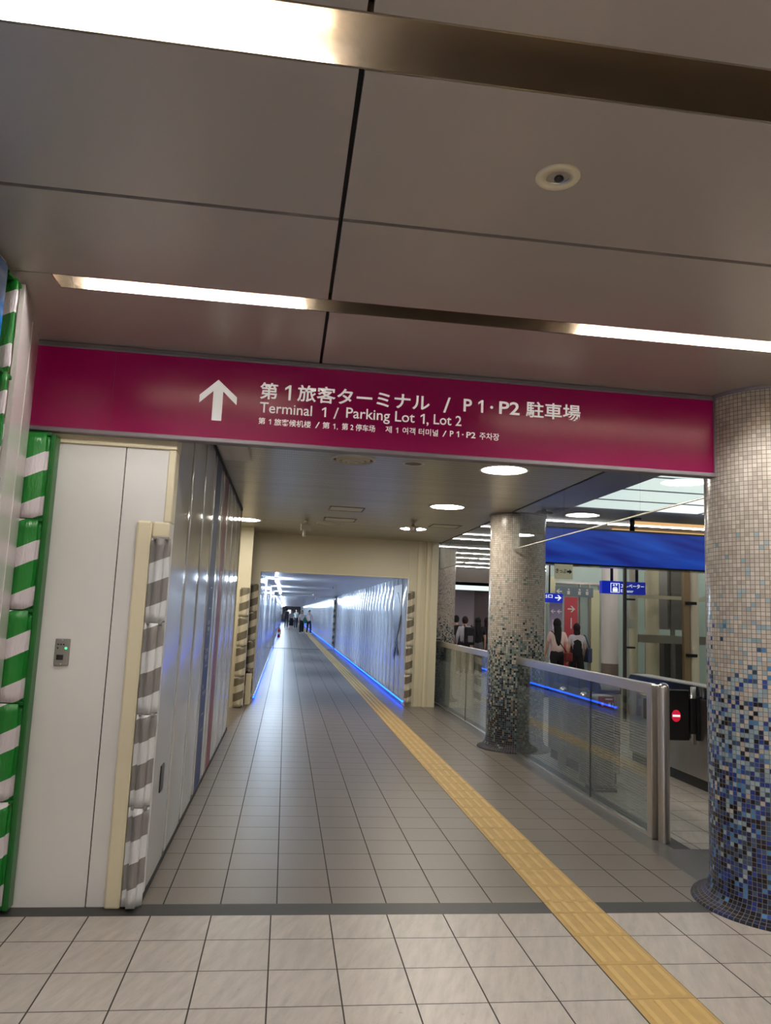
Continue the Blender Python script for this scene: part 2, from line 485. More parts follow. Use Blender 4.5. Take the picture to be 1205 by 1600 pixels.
box(bm, 2.80, 2.93, 5.26, 31, -0.05, 0.0)
struct('floor_black_border', bm, M['slate'])
# tunnel floor joint
bm = bmesh.new()
box(bm, -0.47, 2.12, 32.0, 32.6, 0.0, 0.001)
struct('floor_tunnel_joint', bm, M['slate'])

# tactile strip with raised bars
bm = bmesh.new()
x0, x1 = 1.512, 1.806
y = -1.0
edges = [3.842 + 0.3115 * k for k in range(-12, 1)] + [4.13, 4.285] + [4.526 + 0.3 * k for k in range(0, 350)]
for a, b in zip(edges[:-1], edges[1:]):
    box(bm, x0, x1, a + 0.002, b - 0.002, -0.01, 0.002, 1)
    if b - a < 0.2: bars = ((a + 0.004, b - 0.004),)
    else: bars = ((a + 0.016, b - 0.016),)
    for q0, q1 in bars:
        for k in range(4):
            cx = x0 + (x1 - x0) * (k + 0.5) / 4
            vs = box(bm, cx - 0.0165, cx + 0.0165, q0, q1, 0.002, 0.0068)
            for v in vs:
                if v.co.z > 0.005:
                    v.co.x = cx + (v.co.x - cx) * 0.72
                    v.co.y += 0.005 if v.co.y < (q0 + q1) / 2 else -0.005
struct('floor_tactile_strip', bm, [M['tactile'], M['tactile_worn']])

# ------------------------------------------------------------------ hall ceiling with light slots
CZ = 2.955
bm = bmesh.new()
slots = [(1.62, 1.80), (3.305, 3.435)]
rows = [(-8.6, -6.908), (-6.712, -5.208), (-5.042, -3.408), (-3.212, -1.608), (-1.442, -0.82), (-0.80, -0.008), (0.158, 0.72), (0.74, 1.612), (1.808, 2.569), (2.590, 3.297), (3.443, 4.20)]
cols = [(-9.0, -5.2), (-5.19, -2.55), (-2.54, 0.106), (0.122, 2.78), (2.796, 5.45), (5.466, 8.1), (8.116, 12.0)]
for (a, b) in rows:
    for (c0, c1) in cols:
        box(bm, c0, c1, a, b, CZ, CZ + 0.03)
struct('ceiling_hall', bm, M['ceil_panel'])
bm = bmesh.new()
box(bm, -9, 12, -9, 4.35, CZ + 0.22, CZ + 0.30)
for a, b in ((2.569, 2.590), (-0.82, -0.80), (0.72, 0.74)):
    box(bm, -9, 12, a - 0.02, b + 0.02, CZ + 0.03, CZ + 0.04)
for c0, c1 in zip(cols[:-1], cols[1:]):
    for (a, b) in rows:
        box(bm, c0[1] - 0.02, c1[0] + 0.02, a + 0.001, b - 0.001, CZ + 0.031, CZ + 0.041)
struct('ceiling_void', bm, M['black'])

def slot(y0, y1, x0, x1, name='trim_slot'):
    bm = bmesh.new()
    zt = CZ + 0.16
    box(bm, x0, x1, y0 - 0.006, y0, CZ + 0.001, zt)
    box(bm, x0, x1, y1, y1 + 0.006, CZ + 0.001, zt)
    box(bm, x0, x1, y0 - 0.006, y1 + 0.006, zt, zt + 0.006)
    box(bm, x0 - 0.006, x0, y0, y1, CZ + 0.002, zt)
    box(bm, x1, x1 + 0.006, y0, y1, CZ + 0.002, zt)
    struct(name, bm, M['slot_metal'])

slot(1.62, 1.80, -9, 12, 'ceiling_slot_near')
slot(3.305, 3.435, -1.10, 12, 'ceiling_slot_far')
bm = bmesh.new(); box(bm, -9, -1.106, 3.303, 3.442, CZ, CZ + 0.03); struct('ceiling_slot_closer', bm, M['ceil_panel'])
for i, (a, b) in enumerate(((0.0, 0.15), (-1.6, -1.45), (-3.4, -3.22), (-5.2, -5.05), (-6.9, -6.72))):
    slot(a, b, -9, 12, 'ceiling_slot_rear_%d' % (i + 1))

def tube_light(x0, x1, yc, label, r=0.016, zc=CZ + 0.075, group='fluorescent tubes in the hall ceiling slots', lamp='tube_lamp'):
    t_ = thing('fluorescent_light', label, 'ceiling light', (x0, yc, zc), group)
    bm = bmesh.new(); tube(bm, (x0, yc, zc), (x1, yc, zc), r, 14)
    obj('lamp_tube', bm, M[lamp], t_)
    for xe in (x0, x1):
        bm = bmesh.new(); bbox(bm, xe - 0.03, xe + 0.03, yc - 0.022, yc + 0.022, zc - 0.017, CZ + 0.158, 0.005)
        obj('lamp_holder', bm, M['white_plastic'], t_)
    return t_

tube_light(-3.6, 0.06, 1.665, 'long lit tube in the near ceiling slot, ending above the arrow sign seam')
tube_light(2.55, 3.2, 1.665, 'lit tube in the near ceiling slot beyond the right edge of the photo')
tube_light(-1.04, 0.02, 3.340, 'lit tube in the far ceiling slot, left of its dark middle', 0.016, CZ + 0.06)
tube_light(1.36, 4.6, 3.340, 'lit tube in the far ceiling slot, right of its dark middle', 0.016, CZ + 0.06)
for yc, segs in ((0.045, ((-5, -0.2), (0.7, 2.2))), (-1.555, ((-5, 0.6), (0.75, 2.3))), (-3.33, ((-6, -1.5), (0.3, 2.8))), (-5.15, ((-5, -0.5), (1.5, 6))), (-6.83, ((-5, 5),))):  # added unseen tubes, fill light for the sign and hall
    for a, b in segs:
        tube_light(a, b, yc, 'added unseen fill tube in a ceiling slot behind the camera', lamp='tube_lamp_fill')

# unlit recessed spotlight in the hall ceiling
sp = thing('recessed_spotlight', 'unlit round recessed spotlight in the taupe ceiling panel, with a reflector lamp inside', 'ceiling light', (0.781, 2.168, CZ))
bm = bmesh.new(); lathe(bm, [(0.040, CZ + 0.0), (0.036, CZ - 0.006), (0.068, CZ - 0.008), (0.071, CZ - 0.004), (0.071, CZ)], 0.781, 2.168, 40)
obj('trim_ring', bm, M['cream'], sp)
bm = bmesh.new(); lathe(bm, [(0.040, CZ - 0.005), (0.036, CZ + 0.001), (0.012, CZ + 0.0)], 0.781, 2.168, 24, smooth=False)
ref = obj('reflector', bm, brushed('spot_reflector', (0.8, 0.78, 0.72), 0.12, (80, 80, 80)), sp)
bm = bmesh.new(); ball(bm, (0.786, 2.172, CZ - 0.006), 0.016, 1, 1, 0.6); obj('bulb', bm, M['dark_rubber'], sp)

# ------------------------------------------------------------------ hall left side: blue poster wall, corner pad, white boards
bm = bmesh.new(); box(bm, -1.7, -1.258, -9, 3.21, 0, CZ - 0.005)
struct('wall_left_hall', bm, M['white_panel'])
bm = bmesh.new(); box(bm, -1.256, -1.244, 0.4, 3.20, 0.25, 2.93)
tag(obj('sky_poster', bm, M['poster']), 'blue sky poster covering the left wall edge beside the green striped pad', 'poster')

def pad(name, label, x0, x1, y0, y1, zs, mat, trim, group, round_r=0.035, edge=None):
    t_ = thing(name, label, 'corner pad', ((x0 + x1) / 2, (y0 + y1) / 2, zs[0]), group)
    for a, b in zip(zs[:-1], zs[1:]):
        t2 = bmesh.new(); box(t2, x0, x1, y0, y1, a + 0.003, b - 0.003)
        bmesh.ops.bevel(t2, geom=[e for e in t2.edges if abs(e.verts[0].co.z - e.verts[1].co.z) > 0.01], offset=round_r, segments=5, affect='EDGES')
        bmesh.ops.subdivide_edges(t2, edges=[e for e in t2.edges if abs(e.verts[0].co.z - e.verts[1].co.z) > 0.01], cuts=9)
        cx, cy, h = (x0 + x1) / 2, (y0 + y1) / 2, (b - a)
        for v in t2.verts:
            k = min(1, min(v.co.z - a, b - v.co.z) / (0.05 * h)); s = 0.975 + 0.025 * math.sin(k * math.pi / 2)
            wv = 0.0015 * math.sin(v.co.z * 41 + v.co.x * 37)
            v.co.x = cx + (v.co.x - cx) * s + wv * 0.5; v.co.y = cy + (v.co.y - cy) * s + wv
        for f in t2.faces: f.smooth = True
        o_ = obj('pad_segment', t2, mat, t_, origin=(x0, y0, a))
        bm = bmesh.new(); bbox(bm, x0 + 0.012, x1 - 0.012, y0 + 0.012, y1 - 0.012, b - 0.012, b + 0.006, 0.004)
        obj('seam_fold', bm, trim, t_)
    if edge:
        bm = bmesh.new(); bbox(bm, *edge, 0.008); obj('edge_binding', bm, trim, t_)
    return t_

pad('green_striped_pad', 'green and white striped pad rounding the wall corner beside the blue poster', -1.42, -1.236, 3.215, 3.40,
    [0.02, 0.52, 1.03, 1.54, 2.05, 2.50, 2.92], M['green_pad'], M['green_trim'], None, 0.08)
pad('green_striped_pad', 'green and white striped pad on the wall beside the white panels, below the magenta sign', -1.50, -1.285, 4.13, 4.235,
    [0.015, 0.538, 1.018, 1.488, 1.963, 2.425], M['green_pad'], M['green_trim'], None, 0.03, (-1.302, -1.272, 4.15, 4.235, 0.015, 2.425))

def board(name, label, p0, p1, z0, z1, zt1=None, th=0.02):
    d = Vector((p1[0] - p0[0], p1[1] - p0[1])).normalized(); n_ = Vector((-d.y, d.x)) * th
    zt1 = z1 if zt1 is None else zt1
    bm = bmesh.new()
    q = [(p0[0], p0[1]), (p1[0], p1[1]), (p1[0] + n_.x, p1[1] + n_.y), (p0[0] + n_.x, p0[1] + n_.y)]
    lo = [bm.verts.new((*p, z0)) for p in q]; hi = [bm.verts.new((*p, z)) for p, z in zip(q, (z1, zt1, zt1, z1))]
    bm.faces.new(lo); bm.faces.new(hi)
    for i in range(4): bm.faces.new((lo[i], lo[(i + 1) % 4], hi[(i + 1) % 4], hi[i]))
    return tag(obj(name, bm, M['gloss_white']), label, 'board')
board('glossy_white_board', 'glossy white board next to the corner pad, reaching the ceiling', (-1.248, 3.42), (-1.322, 3.765), 0.01, 2.945)
board('glossy_white_board', 'glossy white board with a slanted top, ending at the magenta sign', (-1.320, 3.77), (-1.405, 4.125), 0.01, 2.90, 2.93)

# ------------------------------------------------------------------ white wall, cream trims, wall plate
bm = bmesh.new()
box(bm, -1.7, -0.928, 4.25, 4.40, 0.0, 2.40); box(bm, -0.922, -0.66, 4.25, 4.40, 0.0, 2.40)
struct('wall_white_left', bm, M['white_panel'])
bm = bmesh.new(); box(bm, -1.7, -0.67, 4.262, 4.39, 0.005, 2.395); struct('wall_white_seam', bm, M['black'])
bm = bmesh.new()
bbox(bm, -1.5, -0.652, 4.238, 4.40, 2.40, 2.52, 0.006)
bbox(bm, -0.695, -0.655, 4.240, 4.38, 1.995, 2.40, 0.006)
bbox(bm, -0.83, -0.748, 4.215, 4.26, 0.0, 1.995, 0.012)
bbox(bm, -0.748, -0.655, 4.225, 4.26, 1.905, 1.995, 0.012)
struct('trim_cream_left', bm, M['cream'])
pad('grey_striped_pad', 'grey and white striped pad on the white wall corner, from the floor to shoulder height', -0.745, -0.640, 4.180, 4.248,
    [0.012, 0.502, 0.972, 1.449, 1.905], M['grey_pad'], M['grey_trim'], 'grey striped corner pads', 0.03)

wp = thing('wall_plate', 'small grey switch plate with a green light on the white wall', 'switch plate', (-1.16, 4.25, 1.275))
bm = bmesh.new(); bbox(bm, -1.197, -1.122, 4.238, 4.2495, 1.205, 1.345, 0.004); obj('cover_plate', bm, plain('plate_grey', srgb(140, 138, 134), 0.4, 0.5), wp)
bm = bmesh.new(); bbox(bm, -1.185, -1.150, 4.234, 4.239, 1.235, 1.262, 0.002); obj('key_slot', bm, M['dark_rubber'], wp)
bm = bmesh.new(); ball(bm, (-1.140, 4.237, 1.296), 0.007); obj('indicator_light', bm, M['lit_green'], wp)
bm = bmesh.new()
for k in range(3): box(bm, -1.185 + k * 0.014, -1.176 + k * 0.014, 4.2365, 4.2385, 1.312, 1.318)
box(bm, -1.185, -1.178, 4.2365, 4.2385, 1.292, 1.300)
obj('plate_marking', bm, M['dark_rubber'], wp)
for zz in (1.337, 1.213):
    bm = bmesh.new(); ball(bm, (-1.16, 4.238, zz), 0.004); obj('screw', bm, M['steel'], wp)

# ------------------------------------------------------------------ magenta overhead sign
SX0, SX1, SY = -1.49, 2.515, 4.20
sg = thing('direction_sign', 'wide magenta overhead sign with a white up arrow, above the passage mouth', 'sign', (0.54, SY, 2.44))
bm = bmesh.new(); box(bm, SX0, SX1, SY, SY + 0.06, 2.475, 2.925); obj('panel', bm, M['magenta'], sg)
bm = bmesh.new()
bbox(bm, SX0, SX1 + 0.02, SY - 0.012, SY + 0.06, 2.449, 2.475, 0.006)
bbox(bm, SX0, SX1 + 0.02, SY - 0.012, SY + 0.06, 2.925, 2.954, 0.005)
bbox(bm, SX1, SX1 + 0.022, SY - 0.012, SY + 0.06, 2.449, 2.954, 0.005)
obj('frame', bm, M['sign_grey'], sg)
bm = bmesh.new()
prism(bm, [(-0.421, 2.576), (-0.421, 2.745), (-0.343, 2.672), (-0.343, 2.716), (-0.451, 2.810), (-0.548, 2.716), (-0.548, 2.672), (-0.474, 2.745), (-0.474, 2.576)][::-1], 'y', SY - 0.003, SY + 0.002)
obj('arrow', bm, M['sign_letter'], sg)
bm = bmesh.new(); box(bm, -1.016, -1.0145, SY - 0.0006, SY + 0.002, 2.475, 2.925); obj('panel_joint', bm, plain('magenta_joint', srgb(84, 0, 40), 0.5), sg)

def text_mesh(s, size, bold=0.0, width=None):
    cu = bpy.data.curves.new('txt', 'FONT'); cu.body = s; cu.size = size; cu.offset = bold; cu.extrude = 0.0008
    cu.resolution_u = 3
    o_ = bpy.data.objects.new('txt', cu); COL.objects.link(o_)
    dg = bpy.context.evaluated_depsgraph_get()
    me = bpy.data.meshes.new_from_object(o_.evaluated_get(dg))
    bpy.data.objects.remove(o_)
    b2 = bmesh.new(); b2.from_mesh(me); bpy.data.meshes.remove(me); bpy.data.curves.remove(cu)
    return b2

def text_on(parent, name, s, x0, x1, z0, zh, y, mat, bold=0.0, axis='y'):
    """writing that faces -y, from x0 to x1, baseline z0, character height zh"""
    b2 = text_mesh(s, 1.0, bold)
    xs = [v.co.x for v in b2.verts]; ys = [v.co.y for v in b2.verts]
    a, b = min(xs), max(xs); lo, hi = min(ys), max(ys)
    for v in b2.verts:
        X_ = x0 + (v.co.x - a) / (b - a) * (x1 - x0)
        Z_ = z0 + (v.co.y - lo) / (hi - lo) * zh
        v.co = Vector((X_, y - v.co.z * 1.0, Z_))
    return obj(name, b2, mat, parent)

TY = SY - 0.0015
jp = M['sign_letter']
def one(parent, x, z, w, h, k):
    """the figure 1 with its flag; k is the stroke width"""
    bm = bmesh.new()
    prism(bm, [(x + w - k, z), (x + w, z), (x + w, z + h), (x + w - k * 0.85, z + h), (x, z + h * 0.80), (x, z + h * 0.80 - k), (x + w - k, z + h * 0.86 - k * 0.3)], 'y', TY - 0.0008, TY + 0.0008)
    return obj('figure_one', bm, jp, parent)
text_on(sg, 'lettering', '第', -0.218, -0.118, 2.720, 0.097, TY, jp, 0.014)
one(sg, -0.078, 2.723, 0.034, 0.088, 0.013)
text_on(sg, 'lettering', '旅客ターミナル', -0.008, 0.757, 2.722, 0.098, TY, jp, 0.014)
text_on(sg, 'lettering', '/', 0.838, 0.880, 2.722, 0.092, TY, jp, 0.008)
text_on(sg, 'lettering', 'P', 0.958, 1.008, 2.738, 0.076, TY, jp, 0.014)
one(sg, 1.046, 2.738, 0.030, 0.076, 0.013)
text_on(sg, 'lettering', '·', 1.118, 1.136, 2.766, 0.018, TY, jp, 0.014)
text_on(sg, 'lettering', 'P2', 1.172, 1.296, 2.740, 0.077, TY, jp, 0.014)
text_on(sg, 'lettering', '駐車場', 1.335, 1.670, 2.732, 0.098, TY, jp, 0.012)
text_on(sg, 'lettering', 'Terminal', -0.213, 0.080, 2.641, 0.060, TY, jp, 0.004)
one(sg, 0.136, 2.642, 0.024, 0.056, 0.009)
text_on(sg, 'lettering', '/', 0.203, 0.232, 2.636, 0.066, TY, jp, 0.002)
text_on(sg, 'lettering', 'Parking Lot', 0.275, 0.672, 2.628, 0.080, TY, jp, 0.004)
one(sg, 0.706, 2.646, 0.024, 0.058, 0.009)
text_on(sg, 'lettering', ',', 0.742, 0.754, 2.634, 0.022, TY, jp, 0.004)
text_on(sg, 'lettering', 'Lot 2', 0.784, 0.948, 2.648, 0.060, TY, jp, 0.004)
text_on(sg, 'lettering', '第', -0.216, -0.178, 2.574, 0.038, TY, jp, 0.006)
one(sg, -0.158, 2.576, 0.012, 0.030, 0.005)
text_on(sg, 'lettering', '旅客候机楼', -0.128, 0.078, 2.572, 0.040, TY, jp, 0.006)
text_on(sg, 'lettering', '/', 0.103, 0.128, 2.574, 0.036, TY, jp, 0.002)
text_on(sg, 'lettering', '第', 0.144, 0.184, 2.575, 0.038, TY, jp, 0.006)
one(sg, 0.204, 2.577, 0.012, 0.030, 0.005)
text_on(sg, 'lettering', ',', 0.226, 0.231, 2.572, 0.010, TY, jp, 0.006)
text_on(sg, 'lettering', '第 2 停车场', 0.254, 0.445, 2.575, 0.040, TY, jp, 0.006)
text_on(sg, 'lettering', '제', 0.505, 0.541, 2.577, 0.040, TY, jp, 0.004)
one(sg, 0.566, 2.580, 0.012, 0.031, 0.005)
text_on(sg, 'lettering', '여객 터미널', 0.604, 0.812, 2.577, 0.040, TY, jp, 0.004)
text_on(sg, 'lettering', '/', 0.838, 0.862, 2.578, 0.036, TY, jp, 0.002)
text_on(sg, 'lettering', 'P', 0.882, 0.903, 2.582, 0.034, TY, jp, 0.012)
one(sg, 0.922, 2.582, 0.014, 0.034, 0.006)
text_on(sg, 'lettering', '·', 0.954, 0.962, 2.595, 0.008, TY, jp, 0.010)
text_on(sg, 'lettering', 'P2', 0.980, 1.034, 2.582, 0.035, TY, jp, 0.012)
text_on(sg, 'lettering', '주차장', 1.058, 1.176, 2.578, 0.042, TY, jp, 0.004)

# bulkhead behind the sign
bm = bmesh.new()
box(bm, -1.7, 12, SY + 0.062, 4.42, 2.52, 3.2)
struct('wall_bulkhead', bm, M['ceil_panel'])

# ------------------------------------------------------------------ passage ceiling, left silver wall
PZ = 2.87
bm = bmesh.new(); box(bm, -1.6, 2.70, 4.42, 13.25, PZ, PZ + 0.05)
struct('ceiling_passage', bm, M['strip_ceil'])
bm = bmesh.new(); box(bm, 2.69, 2.712, 4.42, 14.3, PZ - 0.006, PZ + 0.2)
struct('ceiling_edge_trim', bm, M['black'])
bm = bmesh.new(); box(bm, -0.60, -0.37, 4.43, 6.45, PZ - 0.075, PZ - 0.002); 
struct('ceiling_pale_soffit', bm, M['off_white'])

WX = -0.66
def pleated(bm, x, y0, y1, pitch, bulge, z0, z1, sign=1, seg=8, colour=None):
    """row of convex upright panels: x is the wall plane, bulge towards sign*x"""
    n_ = max(1, round((y1 - y0) / pitch)); p = (y1 - y0) / n_
    for k in range(n_):
        a = y0 + k * p
        lo, hi = [], []
        for i in range(seg + 1):
            f = i / seg
            xx = x + sign * bulge * (1 - (2 * f - 1) ** 2)
            yy = a + 0.004 + f * (p - 0.008)
            lo.append(bm.verts.new((xx, yy, z0))); hi.append(bm.verts.new((xx, yy, z1)))
        for i in range(seg):
            fc = bm.faces.new((lo[i], lo[i + 1], hi[i + 1], hi[i])); fc.smooth = True
            if colour: fc.material_index = colour(a + (i + 0.5) / seg * p)
        b0 = [bm.verts.new((x - sign * 0.02, yy, zz)) for yy in (a + 0.004, a + p - 0.004) for zz in (z0, z1)]
        bm.faces.new((lo[0], hi[0], b0[1], b0[0])); bm.faces.new((lo[-1], hi[-1], b0[3], b0[2]))

bm = bmesh.new()
pleated(bm, WX - 0.0045, 4.33, 10.15, 0.70, 0.0045, 0.03, PZ - 0.02, 1, 10, lambda yy: 1 if 6.57 < yy < 7.02 else (2 if 7.48 < yy < 7.87 else 0))
wl = struct('wall_left_passage', bm, [M['silver_wall'], M['blue_band'], M['red_band']])
bm = bmesh.new(); box(bm, WX - 0.25, WX - 0.02, 4.33, 10.16, 0.0, PZ)
struct('wall_left_passage_core', bm, M['dark_wall'])
bm = bmesh.new(); box(bm, WX - 0.02, WX + 0.012, 4.33, 10.17, PZ - 0.03, PZ - 0.001); box(bm, WX - 0.02, WX + 0.004, 4.33, 10.17, 0.0, 0.03)
struct('trim_passage_left', bm, M['black'])
bm = bmesh.new(); box(bm, WX - 0.25, WX + 0.006, 10.15, 10.19, 0, PZ - 0.03); struct('trim_passage_end', bm, M['cream'])
# recessed pull in the first panel
bm = bmesh.new(); bbox(bm, WX - 0.004, WX + 0.006, 4.63, 4.745, 0.475, 0.625, 0.003)
pl_ = tag(obj('recessed_pull', bm, M['dark_rubber']), 'dark recessed door pull low on the first silver panel', 'handle')
# white marks on the printed bands (too small to read)
bm = bmesh.new()
rr = random.Random(3)
for (ya, yb, zz) in ((6.66, 6.92, 1.10), (6.68, 6.9, 1.34), (6.66, 6.92, 0.80)):
    for k in range(6):
        for j in range(2):
            y_ = ya + (yb - ya) * k / 6
            if rr.random() < 0.8: box(bm, WX + 0.0005, WX + 0.003, y_, y_ + 0.026, zz + 0.055 * j, zz + 0.035 + 0.055 * j)
for z_ in [0.45 + 0.045 * i for i in range(34)]:
    if rr.random() < 0.45: box(bm, WX + 0.0005, WX + 0.003, 6.72, 6.72 + 0.05 + 0.14 * rr.random(), z_, z_ + 0.012)
    if rr.random() < 0.3: box(bm, WX + 0.0005, WX + 0.003, 7.58, 7.60 + 0.1 * rr.random(), z_, z_ + 0.012)
obj('band_print', bm, plain('faded_print', srgb(150, 152, 160), 0.4), wl)

# recess after the silver wall
bm = bmesh.new()
box(bm, -1.5, -1.38, 10.19, 13.2, 0, PZ)
box(bm, -1.5, -0.91, 10.05, 10.15, 0, PZ)
struct('wall_recess', bm, M['cream_wall'])
bm = bmesh.new(); box(bm, -1.38, -0.59, 12.42, 12.62, 0, PZ)
struct('wall_pillar_cream', bm, M['cream_wall'])
pad('grey_striped_pad', 'taupe and white striped pad on the cream pillar beyond the silver wall', -0.745, -0.590, 12.34, 12.44,
    [0.012, 0.48, 0.95, 1.42, 1.88], M['brown_pad'], M['grey_trim'], 'taupe striped pads at the tunnel mouth', 0.025)

# ------------------------------------------------------------------ tunnel portal
TX0, TX1, TZ = -0.47, 2.12, 2.21
bm = bmesh.new()
box(bm, -1.5, TX0, 13.2, 13.32, 0, PZ)
box(bm, TX0, TX1, 13.2, 13.32, TZ, PZ)
box(bm, TX1, 2.645, 13.2, 13.6, 0, PZ)
struct('wall_portal', bm, M['cream_wall'])
bm = bmesh.new()
for xa in (2.115, 2.385, 2.52):
    box(bm, xa, xa + 0.012, 13.186, 13.2, 0, PZ)
box(bm, 2.27, 2.33, 13.18, 13.2, 0, PZ); box(bm, 2.43, 2.47, 13.17, 13.2, 0, PZ)
box(bm, TX0 - 0.01, TX1 + 0.01, 13.19, 13.2, TZ - 0.012, TZ + 0.012)
struct('trim_portal', bm, M['cream'])
pad('grey_striped_pad', 'taupe and white striped pad on the left edge of the tunnel mouth, behind the extinguishers', -0.625, -0.485, 13.10, 13.2,
    [0.06, 0.54, 1.02, 1.50, 1.97], M['brown_pad'], M['grey_trim'], 'taupe striped pads at the tunnel mouth', 0.025)
pad('grey_striped_pad', 'taupe and white striped pad on the right edge of the tunnel mouth', 2.105, 2.225, 13.10, 13.2,
    [0.06, 0.54, 1.02, 1.50, 1.97], M['brown_pad'], M['grey_trim'], 'taupe striped pads at the tunnel mouth', 0.025)
bm = bmesh.new(); bbox(bm, -0.585, -0.49, 12.80, 12.85, 0.0, 0.50, 0.006)
tag(obj('kick_board', bm, M['cream']), 'low cream board standing beside the two fire extinguishers', 'board')

def extinguisher(x, y, h, label, group):
    t_ = thing('fire_extinguisher', label, 'fire extinguisher', (x, y, 0), group)
    r = 0.062 * h / 0.5
    bm = bmesh.new(); lathe(bm, [(r * 0.9, 0.0), (r, 0.02), (r, h * 0.68), (r * 0.8, h * 0.76), (r * 0.35, h * 0.82), (r * 0.3, h * 0.86)], x, y, 24, cap=True); obj('cylinder', bm, M['red_paint'], t_)
    bm = bmesh.new(); tube(bm, (x, y, h * 0.85), (x, y, h * 0.92), r * 0.35, 12); bbox(bm, x - r * 0.25, x + r * 0.25, y - r * 1.3, y + r * 0.4, h * 0.90, h * 0.96, 0.004); obj('valve_handle', bm, M['dark_rubber'], t_)
    bm = bmesh.new()
    pts = [(x + r * 0.3, y - r * .3, h * 0.90), (x + r * 1.1, y - r * .5, h * 0.84), (x + r * 1.25, y - r * .6, h * 0.6), (x + r * 1.15, y - r * .6, h * 0.3)]
    for a, b in zip(pts[:-1], pts[1:]): tube(bm, a, b, 0.011, 10)
    obj('hose', bm, M['dark_rubber'], t_)
    bm = bmesh.new(); lathe(bm, [(r * 1.01, h * 0.3), (r * 1.01, h * 0.52)], x, y, 24); obj('label_band', bm, M['white_plastic'], t_)
    return t_
extinguisher(-0.70, 12.86, 0.56, 'red fire extinguisher on the floor by the pillar, left one of the pair', 'fire extinguishers at the tunnel mouth')
extinguisher(-0.575, 12.99, 0.56, 'red fire extinguisher on the floor, the one nearer the low cream board', 'fire extinguishers at the tunnel mouth')
extinguisher(-0.32, 45.0, 0.6, 'distant red fire extinguisher by the left tunnel wall', None)

# ------------------------------------------------------------------ tunnel
TL = 112
bm = bmesh.new(); pleated(bm, TX0, 13.33, TL, 0.6, 0.014, 0.10, TZ + 0.05, 1, 6)
struct('wall_tunnel_left', bm, M['tunnel_wall'])
bm = bmesh.new(); pleated(bm, TX1, 13.33, TL, 0.6, 0.02, 0.10, TZ + 0.05, -1, 6)
struct('wall_tunnel_right', bm, M['tunnel_wall'])
bm = bmesh.new()
box(bm, TX0 - 0.1, TX0 - 0.02, 13.32, TL, 0, TZ + 0.1); box(bm, TX1 + 0.02, TX1 + 0.1, 13.33, TL, 0, TZ + 0.1)
struct('wall_tunnel_core', bm, M['dark_wall'])
bm = bmesh.new()
yy = 13.3
while yy < TL:
    box(bm, TX0 - 0.1, TX1 + 0.1, yy + 0.01, yy + 1.79, TZ + 0.04, TZ + 0.08)
    box(bm, TX0 - 0.1, TX1 + 0.1, yy + 1.79, yy + 1.81, TZ + 0.06, TZ + 0.08)
    yy += 1.8
struct('ceiling_tunnel', bm, M['tunnel_ceil'])
bm = bmesh.new(); box(bm, TX0 - 0.1, TX1 + 0.1, TL, TL + 0.2, 0, TZ + 0.1)
struct('wall_tunnel_end', bm, M['dark_wall'])
# portal frame part-way down the tunnel
bm = bmesh.new()
box(bm, TX0, TX0 + 0.05, 32.0, 32.5, 0, TZ + 0.04); box(bm, TX1 - 0.07, TX1, 32.0, 32.5, 0, TZ + 0.04); box(bm, TX0, TX1, 32.0, 32.5, TZ - 0.05, TZ + 0.04)
struct('trim_tunnel_frame', bm, M['tunnel_ceil'])
pad('grey_striped_pad', 'thin dark and white striped pad part-way along the right tunnel wall', TX1 - 0.14, TX1 - 0.05, 31.93, 32.0, [0.15, 0.7, 1.25, 1.8, 2.1], M['brown_pad'], M['grey_trim'], None, 0.02)

def led(x, y0, y1, s, label):
    t_ = thing('led_strip_light', label, 'light strip', (x, y0, 0.05), 'blue light strips along the tunnel floor')
    bm = bmesh.new(); box(bm, min(x, x + s * 0.022), max(x, x + s * 0.022), y0, y1, 0.052, 0.088); obj('lamp_strip', bm, M['led'], t_)
    bm = bmesh.new(); box(bm, min(x - s * 0.004, x + s * 0.03), max(x - s * 0.004, x + s * 0.03), y0, y1, 0.088, 0.098); obj('cover_lip', bm, M['steel'], t_)
led(TX0, 13.34, TL, 1, 'blue glowing strip along the foot of the left tunnel wall')
led(TX1, 13.34, 31.9, -1, 'blue glowing strip at the right tunnel wall foot, before the dark floor joint')
led(TX1, 32.6, TL, -1, 'blue glowing strip at the right tunnel wall foot, beyond the dark floor joint')

proto = None
for k in range(17):
    y0 = 16.3 + 5.6 * k
    lab = ['nearest lamp on the tunnel ceiling, at the top left of the tunnel mouth', 'second lamp along the tunnel ceiling', 'third lamp along the tunnel ceiling'][k] if k < 3 else 'one of the far lamps merging into a line on the tunnel ceiling'
    if proto is None:
        t_ = thing('tunnel_light', lab, 'ceiling light', (-0.24, y0, TZ + 0.04), 'lamps along the tunnel ceiling')
        bm = bmesh.new(); tube(bm, (-0.24, y0, TZ - 0.03), (-0.24, y0 + 1.25, TZ - 0.03), 0.022, 14); obj('lamp_tube', bm, M['tunnel_lamp'], t_)
        bm = bmesh.new(); box(bm, -0.28, -0.20, y0, y0 + 1.25, TZ + 0.012, TZ + 0.039); obj('housing', bm, M['white_plastic'], t_)
        proto = t_
    else:
        t_ = copy_tree(proto); t_.location.y = y0; t_['label'] = lab

